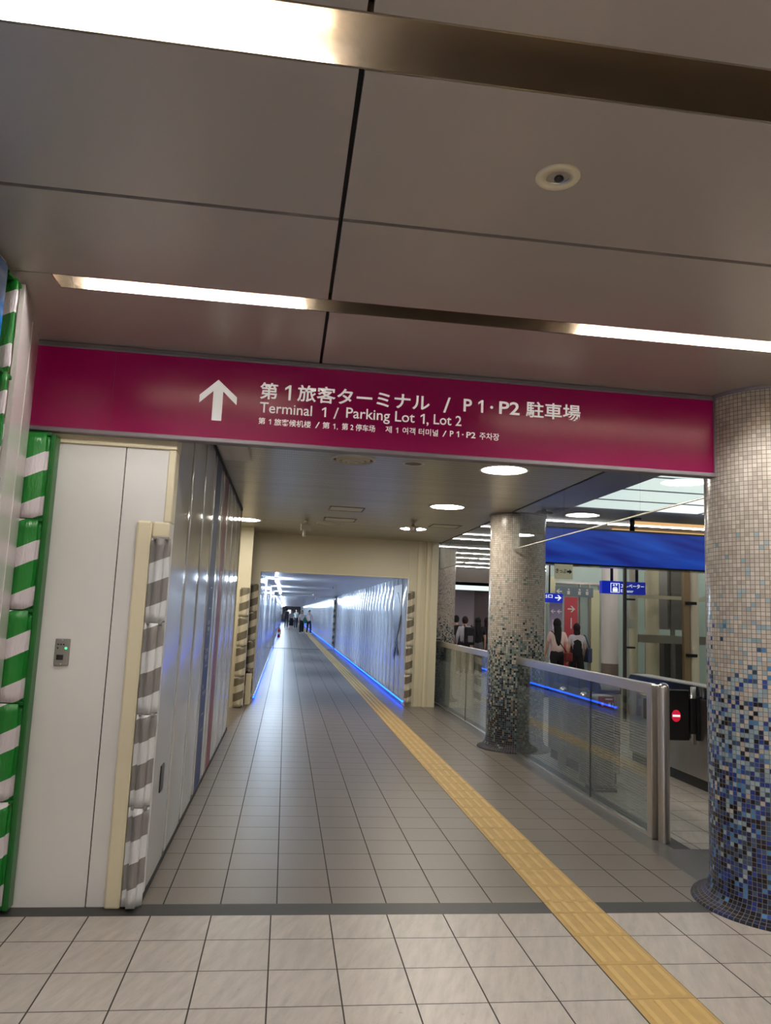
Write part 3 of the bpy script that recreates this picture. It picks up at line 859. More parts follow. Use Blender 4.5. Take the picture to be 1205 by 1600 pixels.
# marks on the tunnel walls and ceiling
fish = thing('wall_emblem', 'dark slender fish-shaped emblem on the right tunnel wall near the mouth', 'emblem', (TX1 - 0.03, 14.7, 0.7))
bm = bmesh.new()
FY, FX, KW = 14.32, TX1 - 0.032, 2.5
prof = [(0.0, 0.02), (0.12, 0.10), (0.3, 0.17), (0.5, 0.18), (0.7, 0.13), (0.85, 0.06), (0.93, 0.03), (1.0, 0.10)]
pts = [(FY - w * KW, 1.98 - 0.95 * f) for f, w in prof] + [(FY, 1.98 - 0.97)] + [(FY + w * KW, 1.98 - 0.95 * f) for f, w in prof[::-1]]
prism(bm, pts, 'x', FX, FX + 0.006); obj('fish_body', bm, plain('emblem_grey', srgb(96, 104, 124), 0.4), fish)
bm = bmesh.new()
prism(bm, [(FY - 0.05, 1.05), (FY - 0.38, 0.84), (FY - 0.24, 0.80), (FY, 0.96), (FY + 0.20, 0.72), (FY + 0.34, 0.80), (FY + 0.08, 1.05)], 'x', FX, FX + 0.006); obj('fish_tail', bm, plain('emblem_dark', srgb(64, 72, 96), 0.4), fish)
bm = bmesh.new(); box(bm, FX + 0.007, FX + 0.010, FY - 0.52, FY + 0.5, 1.55, 2.12); obj('backing', bm, M['off_white'], fish)
bm = bmesh.new(); box(bm, 0.15, 0.75, TL - 0.04, TL - 0.01, 1.05, 1.75)
tag(obj('glowing_notice', bm, M['lit_white']), 'bright white notice on the brown wall at the far end of the tunnel', 'sign')
for k, (x, y) in enumerate(((1.25, 20.5), (1.05, 30.0), (1.5, 39.0))):
    t_ = thing('smoke_detector', ['small round detector on the tunnel ceiling, the nearest one', 'small round detector on the tunnel ceiling, before the frame', 'dark small detector on the tunnel ceiling beyond the frame'][k], 'smoke detector', (x, y, TZ + 0.04))
    bm = bmesh.new(); lathe(bm, [(0.06, TZ + 0.04), (0.06, TZ + 0.01), (0.035, TZ - 0.02), (0.0, TZ - 0.022)], x, y, 18); obj('body', bm, M['white_plastic'], t_)

# ------------------------------------------------------------------ passage ceiling fittings
def downlight(x, y, label):
    t_ = thing('downlight', label, 'ceiling light', (x, y, PZ), 'round downlights in the passage ceiling')
    bm = bmesh.new(); lathe(bm, [(0.198, PZ - 0.001), (0.198, PZ - 0.012), (0.225, PZ - 0.010), (0.228, PZ)], x, y, 48); obj('trim_ring', bm, M['white_plastic'], t_)
    bm = bmesh.new(); lathe(bm, [(0.198, PZ - 0.004), (0.10, PZ - 0.008), (0.0, PZ - 0.009)], x, y, 48); obj('diffuser', bm, M['down_lamp'], t_)
downlight(1.85, 6.42, 'round lit downlight nearest the magenta sign')
downlight(1.85, 8.83, 'middle one of three round lit downlights beside the mosaic columns')
downlight(1.85, 11.30, 'farthest of three round lit downlights, behind the emergency lamp')
downlight(-0.66, 11.34, 'round lit downlight half hidden behind the silver wall')

def diffuser(x, y, R_, rings, label):
    t_ = thing('ceiling_vent', label, 'vent', (x, y, PZ), 'round vents in the passage ceiling')
    for k in range(rings):
        ro = R_ * (1 - k / rings); ri = ro - R_ / rings * 0.46
        z_ = PZ - 0.004 - 0.008 * k
        bm = bmesh.new(); lathe(bm, [(ro, PZ), (ro, z_), (ri, z_ - 0.014), (ri - 0.003, PZ)], x, y, 40); obj('vent_ring', bm, M['off_white'] if k % 2 == 0 else M['cream_wall'], t_)
    bm = bmesh.new(); lathe(bm, [(R_ * 0.98, PZ - 0.001), (0.0, PZ - 0.001)], x, y, 40); obj('backing', bm, M['black'], t_)
diffuser(0.50, 6.42, 0.20, 4, 'large round ring vent in the passage ceiling, nearest the sign')
diffuser(0.57, 11.30, 0.20, 4, 'round ring vent in the passage ceiling near the tunnel mouth')
t_ = thing('ceiling_speaker', 'small round flush speaker grille in the passage ceiling right of the large vent', 'speaker', (1.03, 6.42, PZ))
bm = bmesh.new(); lathe(bm, [(0.075, PZ - 0.002), (0.075, PZ - 0.008), (0.10, PZ - 0.007), (0.102, PZ)], 1.03, 6.42, 36); obj('trim_ring', bm, M['off_white'], t_)
bm = bmesh.new(); lathe(bm, [(0.076, PZ - 0.004), (0.0, PZ - 0.004)], 1.03, 6.42, 36); obj('grille', bm, plain('grille_grey', srgb(110, 104, 94), 0.6, 0, 0.3, 200), t_)
def hatch(x0, x1, y0, y1, label):
    t_ = thing('access_hatch', label, 'hatch', ((x0 + x1) / 2, (y0 + y1) / 2, PZ))
    bm = bmesh.new()
    for a in ((x0, x0 + 0.02, y0, y1), (x1 - 0.02, x1, y0, y1), (x0, x1, y0, y0 + 0.02), (x0, x1, y1 - 0.02, y1)): box(bm, *a, PZ - 0.006, PZ - 0.0005)
    obj('frame', bm, M['sign_grey'], t_)
    bm = bmesh.new(); box(bm, x0 + 0.024, x1 - 0.024, y0 + 0.024, y1 - 0.024, PZ - 0.004, PZ - 0.0005); obj('lid', bm, M['cream_wall'], t_)
hatch(0.47, 0.92, 9.40, 9.78, 'square ceiling hatch in the passage, the nearer one')
hatch(0.46, 0.92, 10.55, 10.95, 'square ceiling hatch in the passage, just before the far round vent')
hatch(2.02, 2.45, 10.6, 11.0, 'square ceiling hatch in the passage beside the far downlight')
# camera on a bracket
t_ = thing('security_camera', 'small ceiling bracket with a downward camera in front of the tunnel mouth', 'camera', (0.22, 11.1, PZ))
bm = bmesh.new(); tube(bm, (0.22, 11.1, PZ), (0.22, 11.1, PZ - 0.05), 0.03); obj('mount', bm, M['off_white'], t_)
bm = bmesh.new(); bbox(bm, 0.145, 0.295, 11.06, 11.14, PZ - 0.15, PZ - 0.05, 0.012); obj('body', bm, M['off_white'], t_)
bm = bmesh.new(); tube(bm, (0.20, 11.1, PZ - 0.15), (0.20, 11.1, PZ - 0.24), 0.018, 12, 0.024); obj('lens', bm, M['white_plastic'], t_)
t_ = thing('emergency_lamp', 'small dark emergency lamp hanging in front of the far downlight', 'emergency light', (1.75, 10.7, PZ))
bm = bmesh.new(); lathe(bm, [(0.015, PZ), (0.02, PZ - 0.03), (0.10, PZ - 0.055), (0.09, PZ - 0.062), (0.02, PZ - 0.06)], 1.75, 10.7, 24); obj('shade', bm, M['cream_wall'], t_)
bm = bmesh.new(); lathe(bm, [(0.055, PZ - 0.06), (0.055, PZ - 0.10), (0.03, PZ - 0.13), (0, PZ - 0.135)], 1.75, 10.7, 20); obj('bulb', bm, M['steel'], t_)

# ------------------------------------------------------------------ mosaic columns
def column(x, y, h, label, mos='mosaic'):
    R_ = 0.35
    t_ = thing('mosaic_column', label, 'column', (x, y, 0), 'mosaic tiled columns')
    bm = bmesh.new()
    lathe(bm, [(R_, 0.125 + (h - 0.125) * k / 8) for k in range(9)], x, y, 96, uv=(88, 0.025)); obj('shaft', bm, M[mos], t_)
    bm = bmesh.new()
    prof = [(R_ + 0.105, 0.0), (R_ + 0.10, 0.012), (R_ + 0.072, 0.022), (R_ + 0.042, 0.038), (R_ + 0.018, 0.066), (R_ + 0.004, 0.10), (R_, 0.125)]
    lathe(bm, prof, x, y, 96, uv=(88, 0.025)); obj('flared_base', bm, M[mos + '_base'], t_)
    bm = bmesh.new(); lathe(bm, [(R_ + 0.002, h - 0.02), (R_ + 0.012, h - 0.018), (R_ + 0.012, h)], x, y, 72); obj('top_ring', bm, M['sign_grey'], t_)
    return t_
CX = 2.87
column(CX, 4.23, CZ, 'large mosaic column at the right edge, fading from white tiles to deep blue')
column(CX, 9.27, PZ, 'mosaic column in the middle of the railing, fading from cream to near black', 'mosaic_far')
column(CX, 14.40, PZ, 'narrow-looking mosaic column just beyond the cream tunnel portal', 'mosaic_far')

# ------------------------------------------------------------------ glass railing
def railing(y0, y1, seams, post, label):
    x = 2.785
    t_ = thing('glass_railing', label, 'railing', (x, (y0 + y1) / 2, 0), 'glass railings between the columns')
    ys = [y0] + seams + [y1]
    for a, b in zip(ys[:-1], ys[1:]):
        bm = bmesh.new(); box(bm, x - 0.005, x + 0.005, a + 0.006, b - 0.006, 0.012, 1.035)
        obj('glass_pane', bm, M['glass_low'], t_, origin=(x, a, 0))
    bm = bmesh.new()
    for s in seams: box(bm, x - 0.007, x + 0.007, s - 0.005, s + 0.005, 0.0, 1.03)
    obj('joint_seal', bm, M['dark_rubber'], t_)
    bm = bmesh.new(); bbox(bm, x - 0.022, x + 0.022, y0 - 0.03, y1, 1.03, 1.115, 0.006); obj('handrail', bm, M['steel'], t_)
    bm = bmesh.new(); box(bm, x - 0.02, x + 0.02, y0, y1, 0.0, 0.016); obj('base_channel', bm, M['steel'], t_)
    if post:
        bm = bmesh.new(); bbox(bm, x - 0.03, x + 0.03, y0 - 0.06, y0 + 0.02, 0.0, 1.11, 0.006); obj('frame_post', bm, M['steel_v'], t_)
        bm = bmesh.new(); lathe(bm, [(0.042, 0.0), (0.042, 1.09), (0.036, 1.112), (0.022, 1.126), (0.0, 1.13)], x + 0.035, y0 - 0.12, 28); obj('end_post', bm, M['steel_v'], t_)
railing(5.55, 8.90, [6.70], True, 'nearer glass railing with a steel handrail and end post, before the middle column')
railing(9.64, 14.05, [11.48], False, 'farther glass railing between the middle column and the portal column')

def screen(y0, y1, seams, label):
    x = 2.70
    t_ = thing('hanging_glass_screen', label, 'glass screen', (x, (y0 + y1) / 2, 2.40), 'hanging glass screens above the railing')
    ys = [y0] + seams + [y1]
    for a, b in zip(ys[:-1], ys[1:]):
        bm = bmesh.new(); box(bm, x - 0.004, x + 0.004, a + 0.004, b - 0.004, 2.405, PZ - 0.007); obj('glass_pane', bm, M['glass_up'], t_)
    bm = bmesh.new(); bbox(bm, x - 0.007, x + 0.007, y0, y1, 2.396, 2.408, 0.003); obj('bottom_rail', bm, M['steel'], t_)
screen(4.55, 8.94, [5.55, 7.2], 'hanging glass screen between the large right column and the middle column')
screen(9.58, 14.08, [11.0, 12.5], 'hanging glass screen between the middle column and the portal column')

# ------------------------------------------------------------------ concourse beyond the railing: shell
QZ = 3.05
bm = bmesh.new()
box(bm, 2.712, 3.66, 4.42, 9.5, QZ, QZ + 0.05); box(bm, 3.66, 12, 4.42, 6.5, QZ, QZ + 0.05); box(bm, 3.66, 12, 9.42, 10.3, QZ, QZ + 0.05)
struct('ceiling_concourse', bm, M['concourse_ceil'])
lt = thing('luminous_ceiling', 'large pale glowing ceiling panel above the ticket gates', 'ceiling light', (5.5, 8.0, QZ))
bm = bmesh.new(); box(bm, 3.66, 12, 6.5, 9.42, QZ + 0.012, QZ + 0.03); obj('diffuser', bm, M['lum'], lt)
bm = bmesh.new()
for yq in (7.2, 7.95, 8.7): box(bm, 3.66, 12, yq - 0.008, yq + 0.008, QZ, QZ + 0.012)
for xq in (5.4, 7.2): box(bm, xq - 0.01, xq + 0.01, 6.5, 9.42, QZ, QZ + 0.012)
obj('frame', bm, M['concourse_ceil'], lt)
bm = bmesh.new(); box(bm, 2.712, 14, 10.3, 31, QZ + 0.06, QZ + 0.12); box(bm, 2.712, 14, 9.5, 10.3, QZ + 0.05, QZ + 0.1)
struct('ceiling_louvre', bm, M['louvre_ceil'])
lab = 'thin line light across the far concourse ceiling'
k = 0
for yq in [11.2, 12.4, 13.7, 14.6, 16.4, 17.8, 19.2, 20.8, 22.4]:
    bm = bmesh.new(); box(bm, 2.9, 13.5, yq, yq + 0.026, QZ + 0.048, QZ + 0.059)
    k += 1
    tag(obj('line_light', bm, M['slat_lamp']), lab, 'ceiling light', 'thin line lights across the far concourse ceiling')
for (xa, yq) in ((5.1, 10.75), (5.25, 11.75), (5.5, 12.9)):
    bm = bmesh.new(); box(bm, xa, xa + 1.9, yq, yq + 0.06, QZ + 0.02, QZ + 0.062)
    tag(obj('warm_line_light', bm, M['warm_lamp']), 'warm orange line light under the blue banner beside the lift', 'ceiling light', 'warm line lights near the lift')
bm = bmesh.new()
box(bm, 6.02, 14, 17.0, 17.2, 0, QZ + 0.1)
struct('wall_concourse_back', bm, M['pale_wall'])
bm = bmesh.new()
box(bm, 2.55, 7.5, 27.0, 27.2, 0, QZ + 0.1); box(bm, 2.30, 2.55, 13.62, 27.0, 0, QZ + 0.1)
struct('wall_concourse_far', bm, M['mauve_wall'])
bm = bmesh.new(); box(bm, 5.75, 6.75, 26.9, 27.0, 0, 2.6); box(bm, 4.7, 4.78, 26.9, 27.0, 0, 2.6)
struct('wall_concourse_lilac', bm, M['lilac_panel'])
bm = bmesh.new(); box(bm, 3.0, 7.5, 22.9, 23.3, 2.55, QZ + 0.1); struct('wall_concourse_fascia', bm, M['dark_wall'])
bm = bmesh.new(); box(bm, 3.0, 7.5, 22.84, 22.9, 2.42, 2.56)
tag(obj('light_bar', bm, emitter('pale_light_bar', (0.85, 1.0, 0.95), 1.1)), 'pale glowing bar above the dark opening between the columns', 'light')
bm = bmesh.new(); box(bm, 3.0, 7.5, 22.9, 27, 2.56, 2.66); struct('ceiling_far_opening', bm, M['dark_wall'])
bm = bmesh.new(); lathe(bm, [(0.16, 2.555), (0.0, 2.55)], 5.3, 24.2, 20)
tag(obj('downlight_far', bm, M['down_lamp']), 'small round lit downlight in the dark opening behind the walking group', 'ceiling light').name = 'distant_downlight'
bm = bmesh.new(); box(bm, 13.8, 14, 4.285, 31, 0, 3.2); box(bm, 12, 14, 4.0, 4.285, 0, 3.2); struct('wall_concourse_right', bm, M['dark_wall'])
bm = bmesh.new(); box(bm, 11.8, 12, -9, 4.1, 0, 3.2); struct('wall_hall_right', bm, M['white_panel'])
bm = bmesh.new(); box(bm, -9, 12, -9.2, -9, 0, 3.2); box(bm, -9.2, -9, -9, 4.2, 0, 3.2); struct('wall_hall_back', bm, M['white_panel'])

# panels on the concourse back wall
bm = bmesh.new(); box(bm, 7.02, 7.22, 16.9, 17.0, 0, 2.33); struct('door_1', bm, M['yellow_wall'])
bm = bmesh.new(); box(bm, 6.02, 6.16, 16.92, 17.0, 1.95, 2.6); struct('wall_yellow_panel', bm, M['yellow_wall'])
bm = bmesh.new()
for xa in (6.77, 7.0, 7.24): box(bm, xa - 0.012, xa + 0.012, 16.94, 17.0, 0, 2.45)
box(bm, 6.0, 9, 16.94, 17.0, 2.45, 2.5)
struct('trim_concourse', bm, M['steel'])

def slab_banner(name, label, x0, x1, y, z0, z1, mat, marks):
    t_ = thing(name, label, 'banner', ((x0 + x1) / 2, y, z0))
    bm = bmesh.new(); box(bm, x0, x1, y - 0.03, y, z0, z1); obj('panel', bm, mat, t_)
    return t_
def arrow(bm, cx, cz, s, y, d):
    a = s * 0.5; w = s * 0.09
    box(bm, cx - a, cx + a, y - 0.004, y, cz - w, cz + w)
    tip = cx + d * a
    for q in (1, -1):
        prism(bm, [(tip, cz + q * w * 0.0), (tip - d * s * 0.42, cz + q * s * 0.42), (tip - d * s * 0.42 - d * w * 2.4, cz + q * s * 0.42), (tip - d * w * 2.4, cz)], 'y', y - 0.005, y)
rb = slab_banner('column_banner', 'tall coral banner with a white right arrow behind the two women', 6.26, 6.56, 16.6, 0.35, 2.13, M['red_banner'], 1)
bm = bmesh.new(); arrow(bm, 6.41, 1.86, 0.17, 16.565, 1); box(bm, 6.395, 6.425, 16.56, 16.567, 1.42, 1.66); box(bm, 6.36, 6.46, 16.56, 16.567, 1.16, 1.2); box(bm, 6.34, 6.48, 16.56, 16.567, 1.05, 1.08); obj('marking', bm, M['sign_white'], rb)
pb = slab_banner('column_banner', 'tall purple banner with two white left arrows beside the middle column', 5.66, 5.94, 15.9, 0.3, 1.98, M['purple_banner'], 1)
bm = bmesh.new(); arrow(bm, 5.73, 1.78, 0.10, 15.865, -1); arrow(bm, 5.87, 1.78, 0.10, 15.865, -1); box(bm, 5.72, 5.74, 15.86, 15.867, 1.4, 1.6); box(bm, 5.86, 5.88, 15.86, 15.867, 1.4, 1.6); obj('marking', bm, M['sign_white'], pb)
# notices on the back wall
t_ = thing('wall_notice', 'small white notice on the pale wall right of the coral banner', 'notice', (6.68, 16.94, 1.2))
bm = bmesh.new(); box(bm, 6.60, 6.78, 16.93, 16.94, 1.17, 1.47); obj('sheet', bm, M['sign_white'], t_)
bm = bmesh.new(); box(bm, 6.70, 6.76, 16.925, 16.931, 1.22, 1.40); obj('red_print', bm, M['red_banner'], t_)

# white round column of the concourse
t_ = thing('round_column', 'plain white round column left of the glass lift', 'column', (6.62, 14.75, 0))
bm = bmesh.new(); lathe(bm, [(0.17, 0.3), (0.17, QZ)], 6.72, 15.2, 40); obj('shaft', bm, M['off_white'], t_)
bm = bmesh.new(); lathe(bm, [(0.175, 0.0), (0.175, 0.75)], 6.72, 15.2, 40); obj('base_band', bm, plain('base_band_brown', srgb(120, 108, 98), 0.4), t_)

# ------------------------------------------------------------------ hanging banner and signs of the concourse
bn = thing('hanging_banner', 'long blue lit banner hanging above the ticket gates', 'banner', (4.8, 10, 2.34))
bm = bmesh.new(); box(bm, 3.2, 6.4, 10.0, 10.22, 2.36, 2.835); obj('panel', bm, M['banner'], bn)
bm = bmesh.new(); box(bm, 3.18, 6.42, 9.985, 10.235, 2.835, 2.86); box(bm, 3.18, 6.42, 9.985, 10.235, 2.335, 2.36); obj('frame', bm, M['navy_gloss'], bn)
for xq in (3.5, 4.80, 6.1):
    bm = bmesh.new(); tube(bm, (xq, 10.11, 2.86), (xq, 10.11, QZ + 0.05), 0.035, 12); bbox(bm, xq - 0.10, xq + 0.10, 10.03, 10.19, QZ - 0.015, QZ + 0.02, 0.004); obj('hanger', bm, M['dark_rubber'], bn)
kp = thing('hanging_notice', 'cream notice reading kippu with a right arrow, hanging under the blue banner', 'sign', (3.74, 10.0, 2.14))
bm = bmesh.new(); box(bm, 3.615, 3.875, 9.972, 9.982, 2.135, 2.338); obj('sheet', bm, plain('cream_card', srgb(238, 230, 200), 0.5), kp)
text_on(kp, 'lettering', 'きっぷ', 3.632, 3.785, 2.215, 0.062, 9.971, M['dark_rubber'], 0.016)
bm = bmesh.new(); prism(bm, [(3.792, 2.226), (3.828, 2.226), (3.828, 2.206), (3.864, 2.240), (3.828, 2.274), (3.828, 2.254), (3.792, 2.254)], 'y', 9.969, 9.972); obj('arrow', bm, M['dark_rubber'], kp)

es = thing('lift_sign', 'blue lit hanging sign for the lift, partly behind the lift glass', 'sign', (5.6, 12.3, 2.05))
bm = bmesh.new(); bbox(bm, 5.30, 6.08, 12.3, 12.42, 2.07, 2.285, 0.006); obj('panel', bm, M['lit_blue'], es)
bm = bmesh.new()
for a in ((5.452, 5.46, 2.09, 2.25), (5.602, 5.61, 2.09, 2.25), (5.452, 5.61, 2.09, 2.098), (5.452, 5.61, 2.242, 2.25)): box(bm, a[0], a[1], 12.294, 12.3, a[2], a[3])
box(bm, 5.49, 5.575, 12.294, 12.3, 2.105, 2.165)
for cx_ in (5.51, 5.533, 5.556): ball(bm, (cx_, 12.297, 2.178), 0.009)
prism(bm, [(5.49, 2.205), (5.528, 2.205), (5.509, 2.235)], 'y', 12.294, 12.3); prism(bm, [(5.538, 2.232), (5.576, 2.232), (5.557, 2.202)], 'y', 12.294, 12.3)
obj('lift_symbol', bm, M['lit_white'], es)
text_on(es, 'lettering', 'エレベーター', 5.635, 6.05, 2.175, 0.072, 12.298, M['lit_white'], 0.012)
text_on(es, 'lettering', 'Elevator', 5.635, 5.86, 2.10, 0.05, 12.298, M['lit_white'], 0.006)
bm = bmesh.new(); tube(bm, (5.50, 12.36, 2.285), (5.50, 12.36, QZ + 0.06), 0.025, 12); tube(bm, (5.95, 12.36, 2.285), (5.95, 12.36, QZ + 0.06), 0.025, 12); obj('hanger', bm, M['dark_rubber'], es)

os_ = thing('exit_sign', 'blue lit hanging sign with a white right arrow beside the middle column', 'sign', (5.3, 15.0, 1.94))
bm = bmesh.new(); bbox(bm, 4.75, 5.62, 15.0, 15.1, 1.945, 2.135, 0.006); obj('panel', bm, M['lit_blue'], os_)
text_on(os_, 'lettering', '出口', 5.19, 5.40, 2.035, 0.075, 14.998, M['lit_white'], 0.012)
bm = bmesh.new(); arrow(bm, 5.52, 2.045, 0.13, 14.999, 1); obj('arrow', bm, M['lit_white'], os_)
bm = bmesh.new(); tube(bm, (5.35, 15.05, 2.135), (5.35, 15.05, QZ + 0.06), 0.018, 10); obj('hanger', bm, M['dark_rubber'], os_)
ws = thing('wall_sign', 'row of small white symbols with a left arrow on the wall above the coral banner', 'sign', (6.4, 16.6, 2.2))
bm = bmesh.new(); box(bm, 6.05, 6.95, 16.62, 16.64, 2.14, 2.36); obj('panel', bm, plain('grey_blue_sign', srgb(116, 132, 140), 0.4), ws)
bm = bmesh.new(); arrow(bm, 6.14, 2.25, 0.13, 16.62, -1)
obj('arrow', bm, M['sign_white'], ws)
bm = bmesh.new()
for xq in (6.36, 6.62, 6.80): ball(bm, (xq, 16.615, 2.30), 0.022); box(bm, xq - 0.03, xq + 0.03, 16.61, 16.62, 2.19, 2.27)
obj('symbol', bm, M['sign_white'], ws)

# ------------------------------------------------------------------ glass lift
lf = thing('glass_lift', 'glass lift shaft with cream posts behind the ticket gates', 'lift', (6.1, 12.5, 0))
bm = bmesh.new(); box(bm, 5.555, 5.60, 12.0, 12.05, 0, QZ + 0.05); obj('dark_post', bm, plain('dark_grey_metal', srgb(70, 68, 64), 0.4, 0.6), lf)
for (xa, r_) in ((6.79, 0.07),):
    bm = bmesh.new(); lathe(bm, [(r_, 0), (r_, QZ + 0.05)], xa, 12.0, 24); obj('post', bm, M['cream_wall'], lf)
bm = bmesh.new(); box(bm, 6.60, 6.70, 11.98, 12.06, 0, QZ + 0.05); obj('frame_post', bm, plain('tan_metal', srgb(150, 128, 96), 0.4, 0.5), lf)
for (xa, yq, r_) in ((6.05, 12.7, 0.075), (6.60, 13.1, 0.12)):
    bm = bmesh.new(); lathe(bm, [(r_, 0), (r_, QZ + 0.05)], xa, yq, 24); obj('inner_post', bm, M['cream_wall'], lf)
bm = bmesh.new(); box(bm, 5.60, 6.60, 12.008, 12.024, 0.05, QZ); obj('glass_pane', bm, M['glass_lift'], lf)
bm = bmesh.new(); box(bm, 6.86, 8.2, 12.008, 12.024, 0.05, QZ); obj('glass_pane', bm, M['glass_lift'], lf)
bm = bmesh.new(); box(bm, 6.12, 8.2, 12.65, 12.75, 1.26, 1.40); obj('cross_beam', bm, M['steel'], lf)
bm = bmesh.new(); box(bm, 6.1, 8.2, 12.65, 12.72, 2.03, 2.09); obj('cross_beam', bm, M['cream_wall'], lf)
bm = bmesh.new(); box(bm, 7.0, 7.45, 13.3, 14.2, 1.5, 2.6); box(bm, 7.05, 7.12, 13.25, 13.3, 0, 2.6); box(bm, 7.3, 7.36, 13.25, 13.3, 0, 2.6); obj('lift_car', bm, plain('lift_car_grey', srgb(120, 118, 114), 0.35, 0.4), lf)
bm = bmesh.new(); box(bm, 6.95, 7.42, 13.35, 14.1, 0.0, 1.26); obj('machine_box', bm, plain('dark_machine', srgb(52, 50, 48), 0.5, 0.2, 0.5, 14), lf)
bm = bmesh.new(); box(bm, 6.22, 6.42, 13.3, 13.35, 0, 1.9); obj('inner_door', bm, plain('pale_inner_panel', srgb(186, 194, 192), 0.4), lf)
bm = bmesh.new(); box(bm, 5.6, 5.75, 12.0, 12.04, 1.96, 1.99); box(bm, 5.6, 5.75, 12.0, 12.04, 1.17, 1.20); box(bm, 6.62, 6.80, 11.93, 11.98, 1.93, 1.98); box(bm, 6.62, 6.80, 11.93, 11.98, 1.07, 1.12); obj('glass_clamp', bm, M['dark_rubber'], lf)
bm = bmesh.new(); box(bm, 5.62, 5.76, 12.03, 12.036, 1.5, 1.66); obj('notice', bm, M['off_white'], lf)
bm = bmesh.new(); box(bm, 8.2, 9.8, 13.4, 13.6, 0, QZ + 0.05)
struct('wall_lift_side', bm, M['dark_wall'])
bm = bmesh.new(); box(bm, 7.95, 8.02, 13.3, 13.4, 0, 2.3); box(bm, 8.6, 8.67, 13.3, 13.4, 0, 2.3); box(bm, 7.95, 8.67, 13.3, 13.4, 2.25, 2.32); struct('door_2', bm, M['cream_wall'])

# ------------------------------------------------------------------ ticket gates
def gate(x0, y0, label, flap=True, w=0.22, L=1.75):
    t_ = thing('ticket_gate', label, 'ticket gate', (x0 + w / 2, y0 + L / 2, 0), 'automatic ticket gates')
    x1, y1 = x0 + w, y0 + L
    bm = bmesh.new(); box(bm, x0 + 0.02, x1 - 0.02, y0 + 0.06, y1 - 0.06, 0, 0.10); obj('plinth', bm, M['dark_rubber'], t_)
    bm = bmesh.new(); bbox(bm, x0, x1, y0 + 0.015, y1 - 0.015, 0.10, 0.87, 0.01); obj('body', bm, M['steel_v'], t_)
    def prof(ins, z0):
        n_ = 8; R_ = 0.085 - ins
        pts = [(y0 + ins, z0)]
        for i in range(n_ + 1):
            a = math.pi - math.pi / 2 * i / n_; pts.append((y0 + ins + R_ + R_ * math.cos(a), 0.985 - ins - R_ + R_ * math.sin(a)))
        for i in range(n_ + 1):
            a = math.pi / 2 - math.pi / 2 * i / n_; pts.append((y1 - ins - R_ + R_ * math.cos(a), 0.985 - ins - R_ + R_ * math.sin(a)))
        pts.append((y1 - ins, z0))
        return pts
    bm = bmesh.new(); prism(bm, prof(0.010, 0.865), 'x', x0 - 0.004, x1 + 0.004); obj('top_cover', bm, M['navy_gloss'], t_)
    bm = bmesh.new(); prism(bm, prof(0.0, 0.90), 'x', x0 + 0.012, x1 - 0.012); obj('edge_strip', bm, M['plate'], t_)
    if flap:
        yf = y0 + 0.22
        fl = bmesh.new(); bbox(fl, x0 - 0.34, x0 - 0.09, yf - 0.015, yf + 0.015, 0.455, 0.94, 0.014, 3); fo = obj('flap', fl, M['dark_rubber'], t_)
        bm = bmesh.new(); lathe(bm, [(0.0, 0), (0.046, 0), (0.046, 0.004), (0.0, 0.004)], 0, 0, 32)
        for v in bm.verts: v.co = Vector((x0 - 0.235 + v.co.x, yf - 0.016 - v.co.z, 0.69 + v.co.y * 1.25))
        so = obj('no_entry_disc', bm, M['lit_red'], fo)
        bm = bmesh.new(); box(bm, x0 - 0.272, x0 - 0.198, yf - 0.024, yf - 0.0202, 0.681, 0.70); obj('no_entry_bar', bm, M['lit_white'], fo)
        bm = bmesh.new(); tube(bm, (x0 - 0.055, yf, 0.42), (x0 - 0.055, yf, 0.97), 0.016, 14); tube(bm, (x0 - 0.03, yf, 0.42), (x0 - 0.03, yf, 0.97), 0.012, 14); obj('hinge', bm, M['steel_v'], t_)
        bm = bmesh.new(); bbox(bm, x0 - 0.09, x0 + 0.002, yf - 0.03, yf + 0.03, 0.52, 0.86, 0.008); bbox(bm, x0 - 0.03, x0 + 0.004, yf - 0.05, yf + 0.30, 0.46, 0.88, 0.008); obj('hinge_housing', bm, M['dark_rubber'], t_)
        bm = bmesh.new(); box(bm, x0 - 0.006, x0 + 0.001, y1 - 0.62, y1 - 0.30, 0.77, 0.86); obj('label_plate', bm, M['cream'], t_)
        bm = bmesh.new(); box(bm, x0 - 0.02, x0 + 0.001, y1 - 0.62, y1 - 0.42, 0.52, 0.74); obj('side_hatch', bm, M['dark_rubber'], t_)
    return t_
gate(4.07, 6.93, 'steel ticket gate with a black no-entry flap, next to the large right column', True)
gate(3.12, 7.28, 'steel ticket gate seen through the nearer glass railing', False, 0.22, 1.5)
gate(5.40, 7.15, 'ticket gate beyond the flap gate, only its dark top showing', False)

# notice cabinet and bollards behind the railing
cb = thing('notice_cabinet', 'slim grey cabinet with a red notice behind the nearer glass railing', 'cabinet', (3.03, 7.05, 0))
bm = bmesh.new(); bbox(bm, 2.925, 3.145, 6.96, 7.14, 0.03, 0.88, 0.05, 4); obj('body', bm, plain('cabinet_grey', srgb(150, 150, 146), 0.35, 0.5), cb)
bm = bmesh.new(); bbox(bm, 2.915, 3.155, 6.95, 7.15, 0.0, 0.035, 0.012); obj('base', bm, M['dark_rubber'], cb)
nt = bmesh.new(); box(nt, 2.965, 3.115, 6.948, 6.960, 0.765, 0.872); no = obj('red_notice', nt, M['red_paint'], cb)
bm = bmesh.new(); box(bm, 3.03, 3.10, 6.944, 6.949, 0.842, 0.852)
for xq in (2.99, 3.06): box(bm, xq, xq + 0.022, 6.944, 6.949, 0.782, 0.815)
box(bm, 3.1, 3.106, 6.944, 6.949, 0.782, 0.815); obj('notice_marks', bm, M['sign_white'], no)
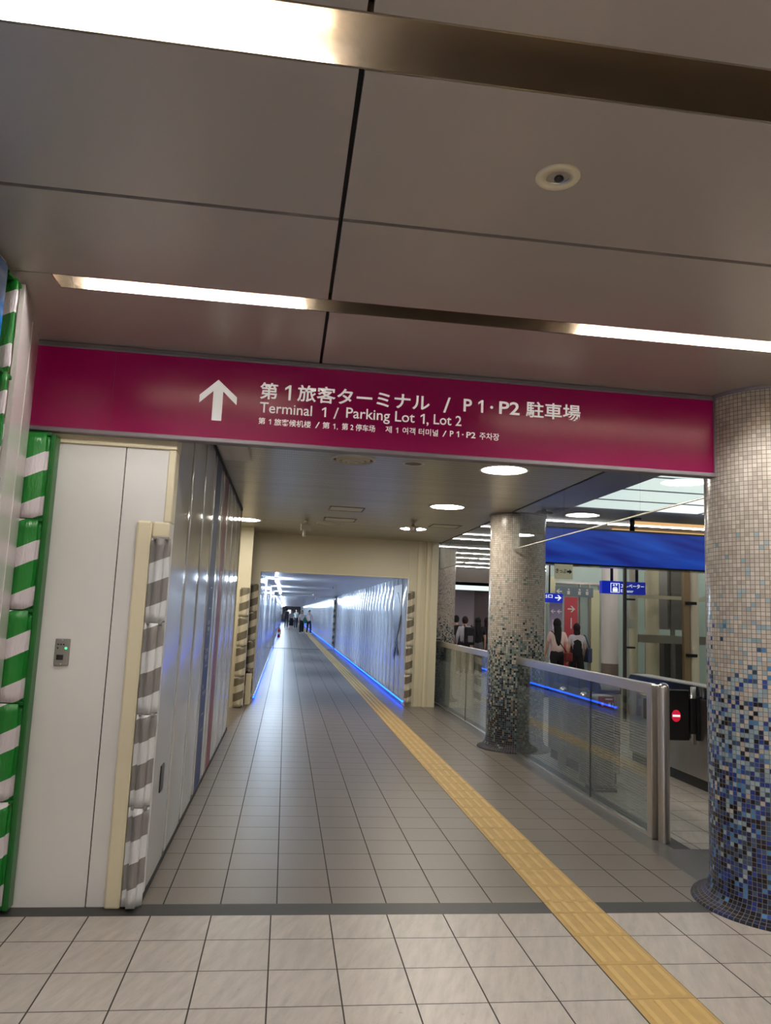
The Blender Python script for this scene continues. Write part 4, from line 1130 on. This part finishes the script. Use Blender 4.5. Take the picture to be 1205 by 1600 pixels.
for k, (x, y) in enumerate(((2.99, 7.95), (3.01, 7.42))):
    bm = bmesh.new(); lathe(bm, [(0.045, 0), (0.045, 0.80), (0.05, 0.805), (0.05, 0.82), (0.042, 0.845), (0.022, 0.862), (0, 0.866)], x, y, 24)
    tag(obj('bollard', bm, M['steel_v']), ['dome-topped steel bollard behind the glass railing, nearer the middle column', 'dome-topped steel bollard behind the glass railing, nearer the grey cabinet'][k], 'bollard', 'steel bollards by the gates')

# ------------------------------------------------------------------ people
def skin(verts, edges, radii, sub=1):
    me = bpy.data.meshes.new('sk'); me.from_pydata(verts, edges, []); me.update()
    o_ = bpy.data.objects.new('sk', me); COL.objects.link(o_)
    md = o_.modifiers.new('Skin', 'SKIN'); md.use_smooth_shade = True
    lay = me.skin_vertices[0].data
    for i, r in enumerate(radii):
        lay[i].radius = r if isinstance(r, tuple) else (r, r)
        lay[i].use_root = (i == 0)
    if sub:
        sd = o_.modifiers.new('Sub', 'SUBSURF'); sd.levels = sub; sd.render_levels = sub
    dg = bpy.context.evaluated_depsgraph_get()
    out = bpy.data.meshes.new_from_object(o_.evaluated_get(dg))
    bpy.data.objects.remove(o_); bpy.data.meshes.remove(me)
    b2 = bmesh.new(); b2.from_mesh(out); bpy.data.meshes.remove(out)
    for f in b2.faces: f.smooth = True
    return b2

SKIN = {'fair': plain('skin_fair', srgb(214, 170, 146), 0.5, 0, 0.04, 10)}
CL = {}
def cloth(rgb):
    if rgb not in CL: CL[rgb] = plain('cloth_%d' % (len(CL) + 1), srgb(*rgb), 0.8, 0, 0.10, 12, bump=0.3)
    return CL[rgb]

def person(label, loc, head, h, step=0.12, arms=(0.1, -0.1), bend=(0.12, 0.12), hair='long', hairc=(20, 16, 16), top=(210, 200, 195), top_len=0.0, sleeve='short',
           bottom='trousers', botc=(18, 18, 22), shoec=(220, 218, 214), lean=0.0, group=None, crop=False):
    t_ = thing('person', label, 'person', loc, group, head)
    S = h / 1.70
    V, E, R_ = [], [], []
    def add(p, r, par=None):
        V.append(tuple(c * S for c in p)); R_.append(tuple(q * S for q in r) if isinstance(r, tuple) else r * S)
        if par is not None: E.append((par, len(V) - 1))
        return len(V) - 1
    def body_points(grow=0.0, which='all'):
        J = {}
        J['pelvis'] = (0, 0, 0.93); J['waist'] = (0, lean * 0.2, 1.08); J['chest'] = (0, lean * 0.6, 1.28); J['neck'] = (0, lean, 1.42); J['nape'] = (0, lean + 0.01, 1.50); J['skull'] = (0, lean + 0.025, 1.60)
        for s, sx in ((0, 1), (1, -1)):
            J['sh%d' % s] = (sx * 0.155, lean * 0.9, 1.385)
            J['el%d' % s] = (sx * 0.215, lean * 0.7 + arms[s] * 0.5 - 0.02, 1.125)
            J['wr%d' % s] = (sx * 0.225, lean * 0.6 + arms[s] + bend[s] * 0.6, 0.885 + abs(bend[s]) * 0.35)
            st = step if s == 0 else -step
            J['hip%d' % s] = (sx * 0.085, 0, 0.88)
            J['kn%d' % s] = (sx * 0.090, st * 0.75 + 0.03, 0.49)
            J['an%d' % s] = (sx * 0.090, st * 1.45 - (0.02 if st < 0 else 0), 0.085 + (0.03 if st < 0 else 0))
            J['to%d' % s] = (sx * 0.100, st * 1.45 + 0.13, 0.03)
        return J
    J = body_points()
    p = add(J['pelvis'], (0.135, 0.10)); w = add(J['waist'], (0.115, 0.085), p); c = add(J['chest'], (0.135, 0.095), w)
    n_ = add(J['neck'], (0.06, 0.055), c); na = add(J['nape'], (0.05, 0.05), n_); sk = add(J['skull'], (0.07, 0.08), na)
    for s, sx in ((0, 1), (1, -1)):
        a = add(J['sh%d' % s], 0.052, c); b = add(J['el%d' % s], 0.038, a); d = add(J['wr%d' % s], 0.025, b)
        wv = Vector(J['wr%d' % s]); dr = (wv - Vector(J['el%d' % s])).normalized()
        pm = wv + dr * 0.065
        pa = add(tuple(pm), (0.022, 0.034), d)
        for k, (oy, ln) in enumerate(((0.030, 0.070), (0.010, 0.080), (-0.010, 0.074), (-0.030, 0.058))):
            q1 = pm + Vector((0, oy, 0)) + dr * 0.035
            f1 = add(tuple(q1), 0.0095, pa)
            q2 = q1 + dr * ln * 0.5 + Vector((-sx * 0.006, 0.0, 0))
            f2 = add(tuple(q2), 0.0085, f1)
            add(tuple(q2 + dr * ln * 0.45 + Vector((-sx * 0.016, 0.0, 0))), 0.007, f2)
        th = add(tuple(wv + dr * 0.04 + Vector((-sx * 0.008, 0.042, 0))), 0.010, pa)
        add(tuple(wv + dr * 0.085 + Vector((-sx * 0.014, 0.056, 0))), 0.008, th)
        hp = add(J['hip%d' % s], 0.085, p); kn = add(J['kn%d' % s], 0.055, hp); an = add(J['an%d' % s], 0.036, kn); add(J['to%d' % s], (0.036, 0.026), an)
    bm = skin(V, E, R_, 1)
    hc = Vector(J['skull']) * S
    # head shape with nose and ears, fused with the body mesh
    t2 = bmesh.new(); ball(t2, hc + Vector((0, 0.0, 0.0)), 0.1 * S, 0.77, 0.92, 1.14, 20)
    for v in t2.verts:
        q = (v.co - hc) / S
        if q.z < -0.02: v.co.x = hc.x + (v.co.x - hc.x) * (1 + 2.0 * (q.z + 0.02)); 
        if q.y > 0.05 and abs(q.x) < 0.022 and -0.045 < q.z < 0.012: v.co.y += 0.018 * S
    for sx in (1, -1): ball(t2, hc + Vector((sx * 0.078 * S, -0.005 * S, -0.005 * S)), 0.026 * S, 0.35, 0.7, 1.1, 8)
    merge(bm, t2)
    obj('body', bm, SKIN['fair'], t_, local=True)
    # face
    bm = bmesh.new()
    for sx in (1, -1): ball(bm, hc + Vector((sx * 0.030 * S, 0.083 * S, 0.008 * S)), 0.011 * S, 1.2, 0.5, 0.7, 8)
    obj('eyes', bm, cloth((24, 18, 16)), t_, local=True)
    bm = bmesh.new(); ball(bm, hc + Vector((0, 0.082 * S, -0.060 * S)), 0.018 * S, 1.0, 0.35, 0.35, 8); obj('mouth', bm, cloth((150, 84, 78)), t_, local=True)
    # hair
    bm = bmesh.new(); ball(bm, hc + Vector((0, -0.016 * S, 0.018 * S)), 0.108 * S, 0.84, 0.92, 1.12, 20)
    for v in bm.verts:
        q = (v.co - hc) / S
        if q.y > 0.045 and q.z < 0.055: v.co.y = hc.y + 0.04 * S
    if hair == 'long':
        VV = [hc + Vector(q) * S for q in ((0, -0.045, 0.02), (0, -0.075, -0.10), (0, -0.105, -0.24), (0.01, -0.115, -0.40), (0.015, -0.11, -0.50))]
        merge(bm, skin([tuple(v) for v in VV], [(i, i + 1) for i in range(4)], [(0.085 * S, 0.06 * S), (0.095 * S, 0.045 * S), (0.085 * S, 0.035 * S), (0.055 * S, 0.025 * S), (0.02 * S, 0.012 * S)], 1))
    elif hair == 'bob':
        VV = [hc + Vector(q) * S for q in ((0, -0.03, 0.03), (0, -0.04, -0.09), (0, -0.055, -0.20))]
        merge(bm, skin([tuple(v) for v in VV], [(0, 1), (1, 2)], [(0.088 * S, 0.075 * S), (0.098 * S, 0.06 * S), (0.08 * S, 0.04 * S)], 1))
    for f in bm.faces: f.smooth = True
    obj('hair', bm, cloth(hairc), t_, local=True)
    # top
    V, E, R_ = [], [], []
    hem = 0.885 + top_len
    p = add((0, 0, hem), (0.168, 0.135)); w = add((0, lean * 0.2, 1.06), (0.142, 0.112), p); c = add(J['chest'], (0.152, 0.114), w); n_ = add((0, lean * 0.95, 1.425), (0.082, 0.072), c)
    for s, sx in ((0, 1), (1, -1)):
        a = add(J['sh%d' % s], 0.068, c)
        e = Vector(J['el%d' % s]); sh = Vector(J['sh%d' % s])
        if sleeve == 'short': add(tuple(sh.lerp(e, 0.72)), 0.058, a)
        elif sleeve == 'long':
            b = add(tuple(e), 0.052, a); add(tuple(e.lerp(Vector(J['wr%d' % s]), 0.93)), 0.040, b)
    obj('shirt', skin(V, E, R_, 1), cloth(top), t_, local=True)
    # bottom
    if bottom in ('trousers', 'wide'):
        wd = 1.0 if bottom == 'trousers' else 1.45
        V, E, R_ = [], [], []
        p = add((0, 0, 0.94), (0.150, 0.118)); q0 = add((0, 0, 1.09), (0.132, 0.102), p)
        for s in (0, 1):
            hp = add(J['hip%d' % s], 0.100, p); kn = add(J['kn%d' % s], 0.072 * wd, hp)
            an = Vector(J['an%d' % s]); add(tuple(an + Vector((0, 0, 0.0))), 0.056 * wd, kn)
        obj('trousers', skin(V, E, R_, 1), cloth(botc), t_, local=True)
    else:
        bm = bmesh.new()
        lathe(bm, [(0.138, 1.02), (0.152, 0.94), (0.18, 0.75), (0.20, 0.50), (0.205, 0.34)], 0, 0, 28)
        for v in bm.verts: v.co = Vector((v.co.x * S, v.co.y * S * 0.85, v.co.z * S))
        obj('skirt', bm, cloth(botc), t_, local=True)
    for s in (0, 1):
        a, b = Vector(J['an%d' % s]), Vector(J['to%d' % s])
        bm = skin([tuple((a + Vector((0, -0.045, -0.045))) * S if False else Vector((a.x, a.y - 0.04, max(0.035, a.z - 0.045))) * S), tuple(Vector((a.x, a.y + 0.03, max(0.045, a.z - 0.03))) * S), tuple(Vector((b.x, b.y + 0.01, 0.034)) * S)], [(0, 1), (1, 2)], [(0.036 * S, 0.034 * S), (0.042 * S, 0.040 * S), (0.038 * S, 0.026 * S)], 1)
        obj('shoe', bm, cloth(shoec), t_, local=True)
    return t_

def strap(bm, pts, r):
    for a, b in zip(pts[:-1], pts[1:]): tube(bm, a, b, r, 8)

PI = math.pi
# two women walking away, right
W1 = (5.62, 15.3, 0.0)
person('woman in a pale pink top with long black hair, walking away behind the railing', W1, -0.1, 1.60, 0.13, (-0.05, 0.10), (0.05, 0.1), 'long', (12, 10, 12), (226, 200, 192), 0.08, 'short', 'trousers', (14, 14, 18), (30, 30, 32), group='women walking away beyond the railing')
W2 = (6.42, 16.25, 0.0)
person('woman in a white and black top beside the coral banner, walking away', W2, -0.1, 1.52, -0.12, (0.06, -0.06), (0.08, 0.08), 'bob', (34, 18, 22), (200, 194, 198), 0.0, 'short', 'wide', (14, 14, 18), (30, 30, 32), group='women walking away beyond the railing')
W2o = [o for o in bpy.data.objects if o.get('label', '').startswith('woman in a white and black top')][0]
S_ = 1.52 / 1.70
obj('pinafore', skin([(0, 0, 0.80 * S_), (0, 0, 1.06 * S_), (0, 0.0, 1.37 * S_)], [(0, 1), (1, 2)], [(0.19 * S_, 0.155 * S_), (0.162 * S_, 0.130 * S_), (0.150 * S_, 0.128 * S_)], 1), cloth((18, 16, 20)), W2o, local=True)
sb = thing('shoulder_bag', 'small dark red bag on a cross-body strap of the woman in pale pink', 'bag', (W1[0] + 0.19, W1[1] - 0.10, 0.80))
bm = bmesh.new(); bbox(bm, W1[0] + 0.10, W1[0] + 0.27, W1[1] - 0.20, W1[1] - 0.11, 0.76, 0.94, 0.025, 3); obj('pouch', bm, cloth((112, 36, 34)), sb)
bm = bmesh.new(); strap(bm, [(W1[0] + 0.16, W1[1] - 0.14, 0.94), (W1[0] + 0.06, W1[1] - 0.155, 1.06), (W1[0] - 0.05, W1[1] - 0.135, 1.22), (W1[0] - 0.115, W1[1] - 0.08, 1.34), (W1[0] - 0.13, W1[1] + 0.0, 1.365)], 0.010); obj('strap', bm, cloth((20, 16, 16)), sb)
tb = thing('tote_bag', 'dark blue tote bag hanging at the side of the woman by the coral banner', 'bag', (W2[0] + 0.3, W2[1], 0.7))
bm = bmesh.new(); bbox(bm, W2[0] + 0.20, W2[0] + 0.30, W2[1] - 0.17, W2[1] + 0.15, 0.70, 1.02, 0.03, 3); obj('pouch', bm, cloth((58, 72, 98)), tb)
bm = bmesh.new(); strap(bm, [(W2[0] + 0.25, W2[1] - 0.1, 1.02), (W2[0] + 0.19, W2[1] - 0.03, 1.27), (W2[0] + 0.16, W2[1], 1.295), (W2[0] + 0.25, W2[1] + 0.08, 1.02)], 0.011); obj('strap', bm, cloth((58, 72, 98)), tb)
sc = thing('suitcase', 'dark suitcase pulled by the woman in pale pink, mostly behind the railing', 'suitcase', (W1[0] - 0.30, W1[1] - 0.35, 0))
bm = bmesh.new(); bbox(bm, W1[0] - 0.46, W1[0] - 0.12, W1[1] - 0.42, W1[1] - 0.20, 0.05, 0.60, 0.04, 3); obj('shell', bm, cloth((26, 28, 34)), sc)
bm = bmesh.new(); strap(bm, [(W1[0] - 0.38, W1[1] - 0.30, 0.58), (W1[0] - 0.30, W1[1] - 0.14, 0.83), (W1[0] - 0.22, W1[1] - 0.14, 0.83), (W1[0] - 0.22, W1[1] - 0.30, 0.58)], 0.010); obj('pull_handle', bm, M['steel'], sc)
bm = bmesh.new()
for (xx, yy_) in ((-0.43, -0.39), (-0.15, -0.39), (-0.43, -0.23), (-0.15, -0.23)): ball(bm, (W1[0] + xx, W1[1] + yy_, 0.025), 0.025, 0.5, 1, 1, 10)
obj('wheel', bm, M['dark_rubber'], sc)

# group behind the middle column
GY = 20.0
person('person in a white long-sleeved top with a dark backpack, seen between the columns', (4.78, GY, 0), -0.15, 1.58, 0.1, (0.0, 0.05), (0.1, 0.1), 'short', (48, 20, 22), (206, 206, 216), 0.0, 'long', 'trousers', (24, 24, 30), group='group walking away between the columns')
person('woman in a black top and grey trousers with long hair, walking away between the columns', (5.16, GY + 0.1, 0), -0.15, 1.58, -0.1, (0.05, -0.03), (0.1, 0.1), 'long', (14, 12, 14), (22, 20, 24), 0.03, 'short', 'trousers', (96, 94, 100), group='group walking away between the columns')
person('person in a black top next to the middle column, walking away', (5.52, GY + 0.5, 0), -0.15, 1.58, 0.1, (0.04, -0.03), (0.1, 0.1), 'bob', (38, 28, 30), (22, 20, 24), 0.0, 'short', 'trousers', (90, 84, 88), group='group walking away between the columns')
person('dark-haired person mostly hidden behind the one with the backpack', (4.74, GY + 0.9, 0), -0.15, 1.60, 0.1, (0.04, -0.03), (0.1, 0.1), 'short', (16, 14, 14), (30, 30, 36), 0.0, 'short', 'trousers', (24, 24, 30), group='group walking away between the columns')
person('person in black beside the narrow portal column, half out of sight', (4.34, GY + 0.2, 0), -0.15, 1.52, 0.1, (0.04, -0.03), (0.1, 0.1), 'short', (16, 14, 14), (22, 22, 28), 0.0, 'short', 'trousers', (24, 30, 46), group='group walking away between the columns')
bp = thing('backpack', 'dark backpack with a pale patch, worn by the person in white', 'backpack', (4.86, GY - 0.2, 0.9))
bm = bmesh.new(); bbox(bm, 4.72, 5.00, GY - 0.30, GY - 0.125, 0.86, 1.33, 0.05, 3); obj('pack', bm, cloth((28, 24, 30)), bp)
bm = bmesh.new(); bbox(bm, 4.79, 4.93, GY - 0.33, GY - 0.29, 0.93, 1.10, 0.012); obj('pocket', bm, cloth((120, 114, 122)), bp)
bm = bmesh.new()
for sx in (4.76, 4.95): strap(bm, [(sx, GY - 0.14, 1.30), (sx, GY - 0.02, 1.375), (sx, GY + 0.11, 1.26)], 0.015)
obj('strap', bm, cloth((28, 24, 30)), bp)

# people in the tunnel
G = 'people walking in the tunnel'
person('person in wide black trousers and a white top, facing out of the tunnel', (1.17, 54.5, 0), PI, 1.62, 0.12, (0.0, 0.12), (0.15, 0.3), 'bob', (24, 20, 20), (222, 212, 206), 0.0, 'short', 'wide', (18, 18, 22), (226, 224, 220), group=G)
person('person in a pinkish white top and dark trousers, nearest the right wall of the tunnel', (1.66, 53.6, 0), PI + 0.4, 1.64, -0.10, (0.05, 0.1), (0.3, 0.2), 'short', (20, 18, 20), (222, 206, 208), 0.0, 'short', 'trousers', (22, 24, 38), (226, 224, 220), group=G)
person('person in a striped grey top and long dark skirt in the tunnel', (0.53, 66.0, 0), PI, 1.60, 0.08, (0.05, 0.1), (0.1, 0.2), 'short', (40, 34, 34), (176, 170, 166), 0.0, 'short', 'skirt', (22, 22, 30), (40, 40, 44), group=G)
person('person with a dark backpack and dark green trousers, walking away down the tunnel', (0.10, 70.0, 0), 0, 1.78, 0.12, (-0.05, 0.05), (0.1, 0.1), 'short', (18, 18, 22), (120, 124, 134), 0.0, 'short', 'trousers', (46, 58, 60), (60, 60, 62), group=G)
person('person in a pale green top, partly hidden behind the others in the tunnel', (0.93, 68.0, 0), PI, 1.72, 0.1, (0.05, 0.05), (0.1, 0.1), 'short', (30, 26, 26), (170, 184, 172), 0.0, 'short', 'trousers', (52, 54, 70), (60, 60, 62), group=G)
gb = thing('green_bag', 'green bag carried between the two nearest people in the tunnel', 'bag', (1.44, 54.0, 0.75))
bm = bmesh.new(); ball(bm, (1.44, 54.05, 0.94), 0.22, 1.0, 0.6, 0.95, 20); obj('bag_body', bm, cloth((24, 104, 74)), gb)
bm = bmesh.new(); strap(bm, [(1.34, 54.05, 1.10), (1.38, 54.08, 1.26), (1.46, 54.08, 1.26), (1.52, 54.05, 1.10)], 0.014); obj('strap', bm, cloth((20, 84, 60)), gb)
bk = thing('backpack', 'dark backpack on the person walking away in the tunnel', 'backpack', (0.10, 69.8, 1.0))
bm = bmesh.new(); bbox(bm, -0.07, 0.27, 69.68, 69.87, 0.95, 1.48, 0.05, 3); obj('pack', bm, cloth((28, 32, 44)), bk)
bm = bmesh.new()
for sx in (0.0, 0.2): strap(bm, [(sx, 69.86, 1.42), (sx, 70.0, 1.49), (sx, 70.11, 1.36)], 0.015)
obj('strap', bm, cloth((28, 32, 44)), bk)
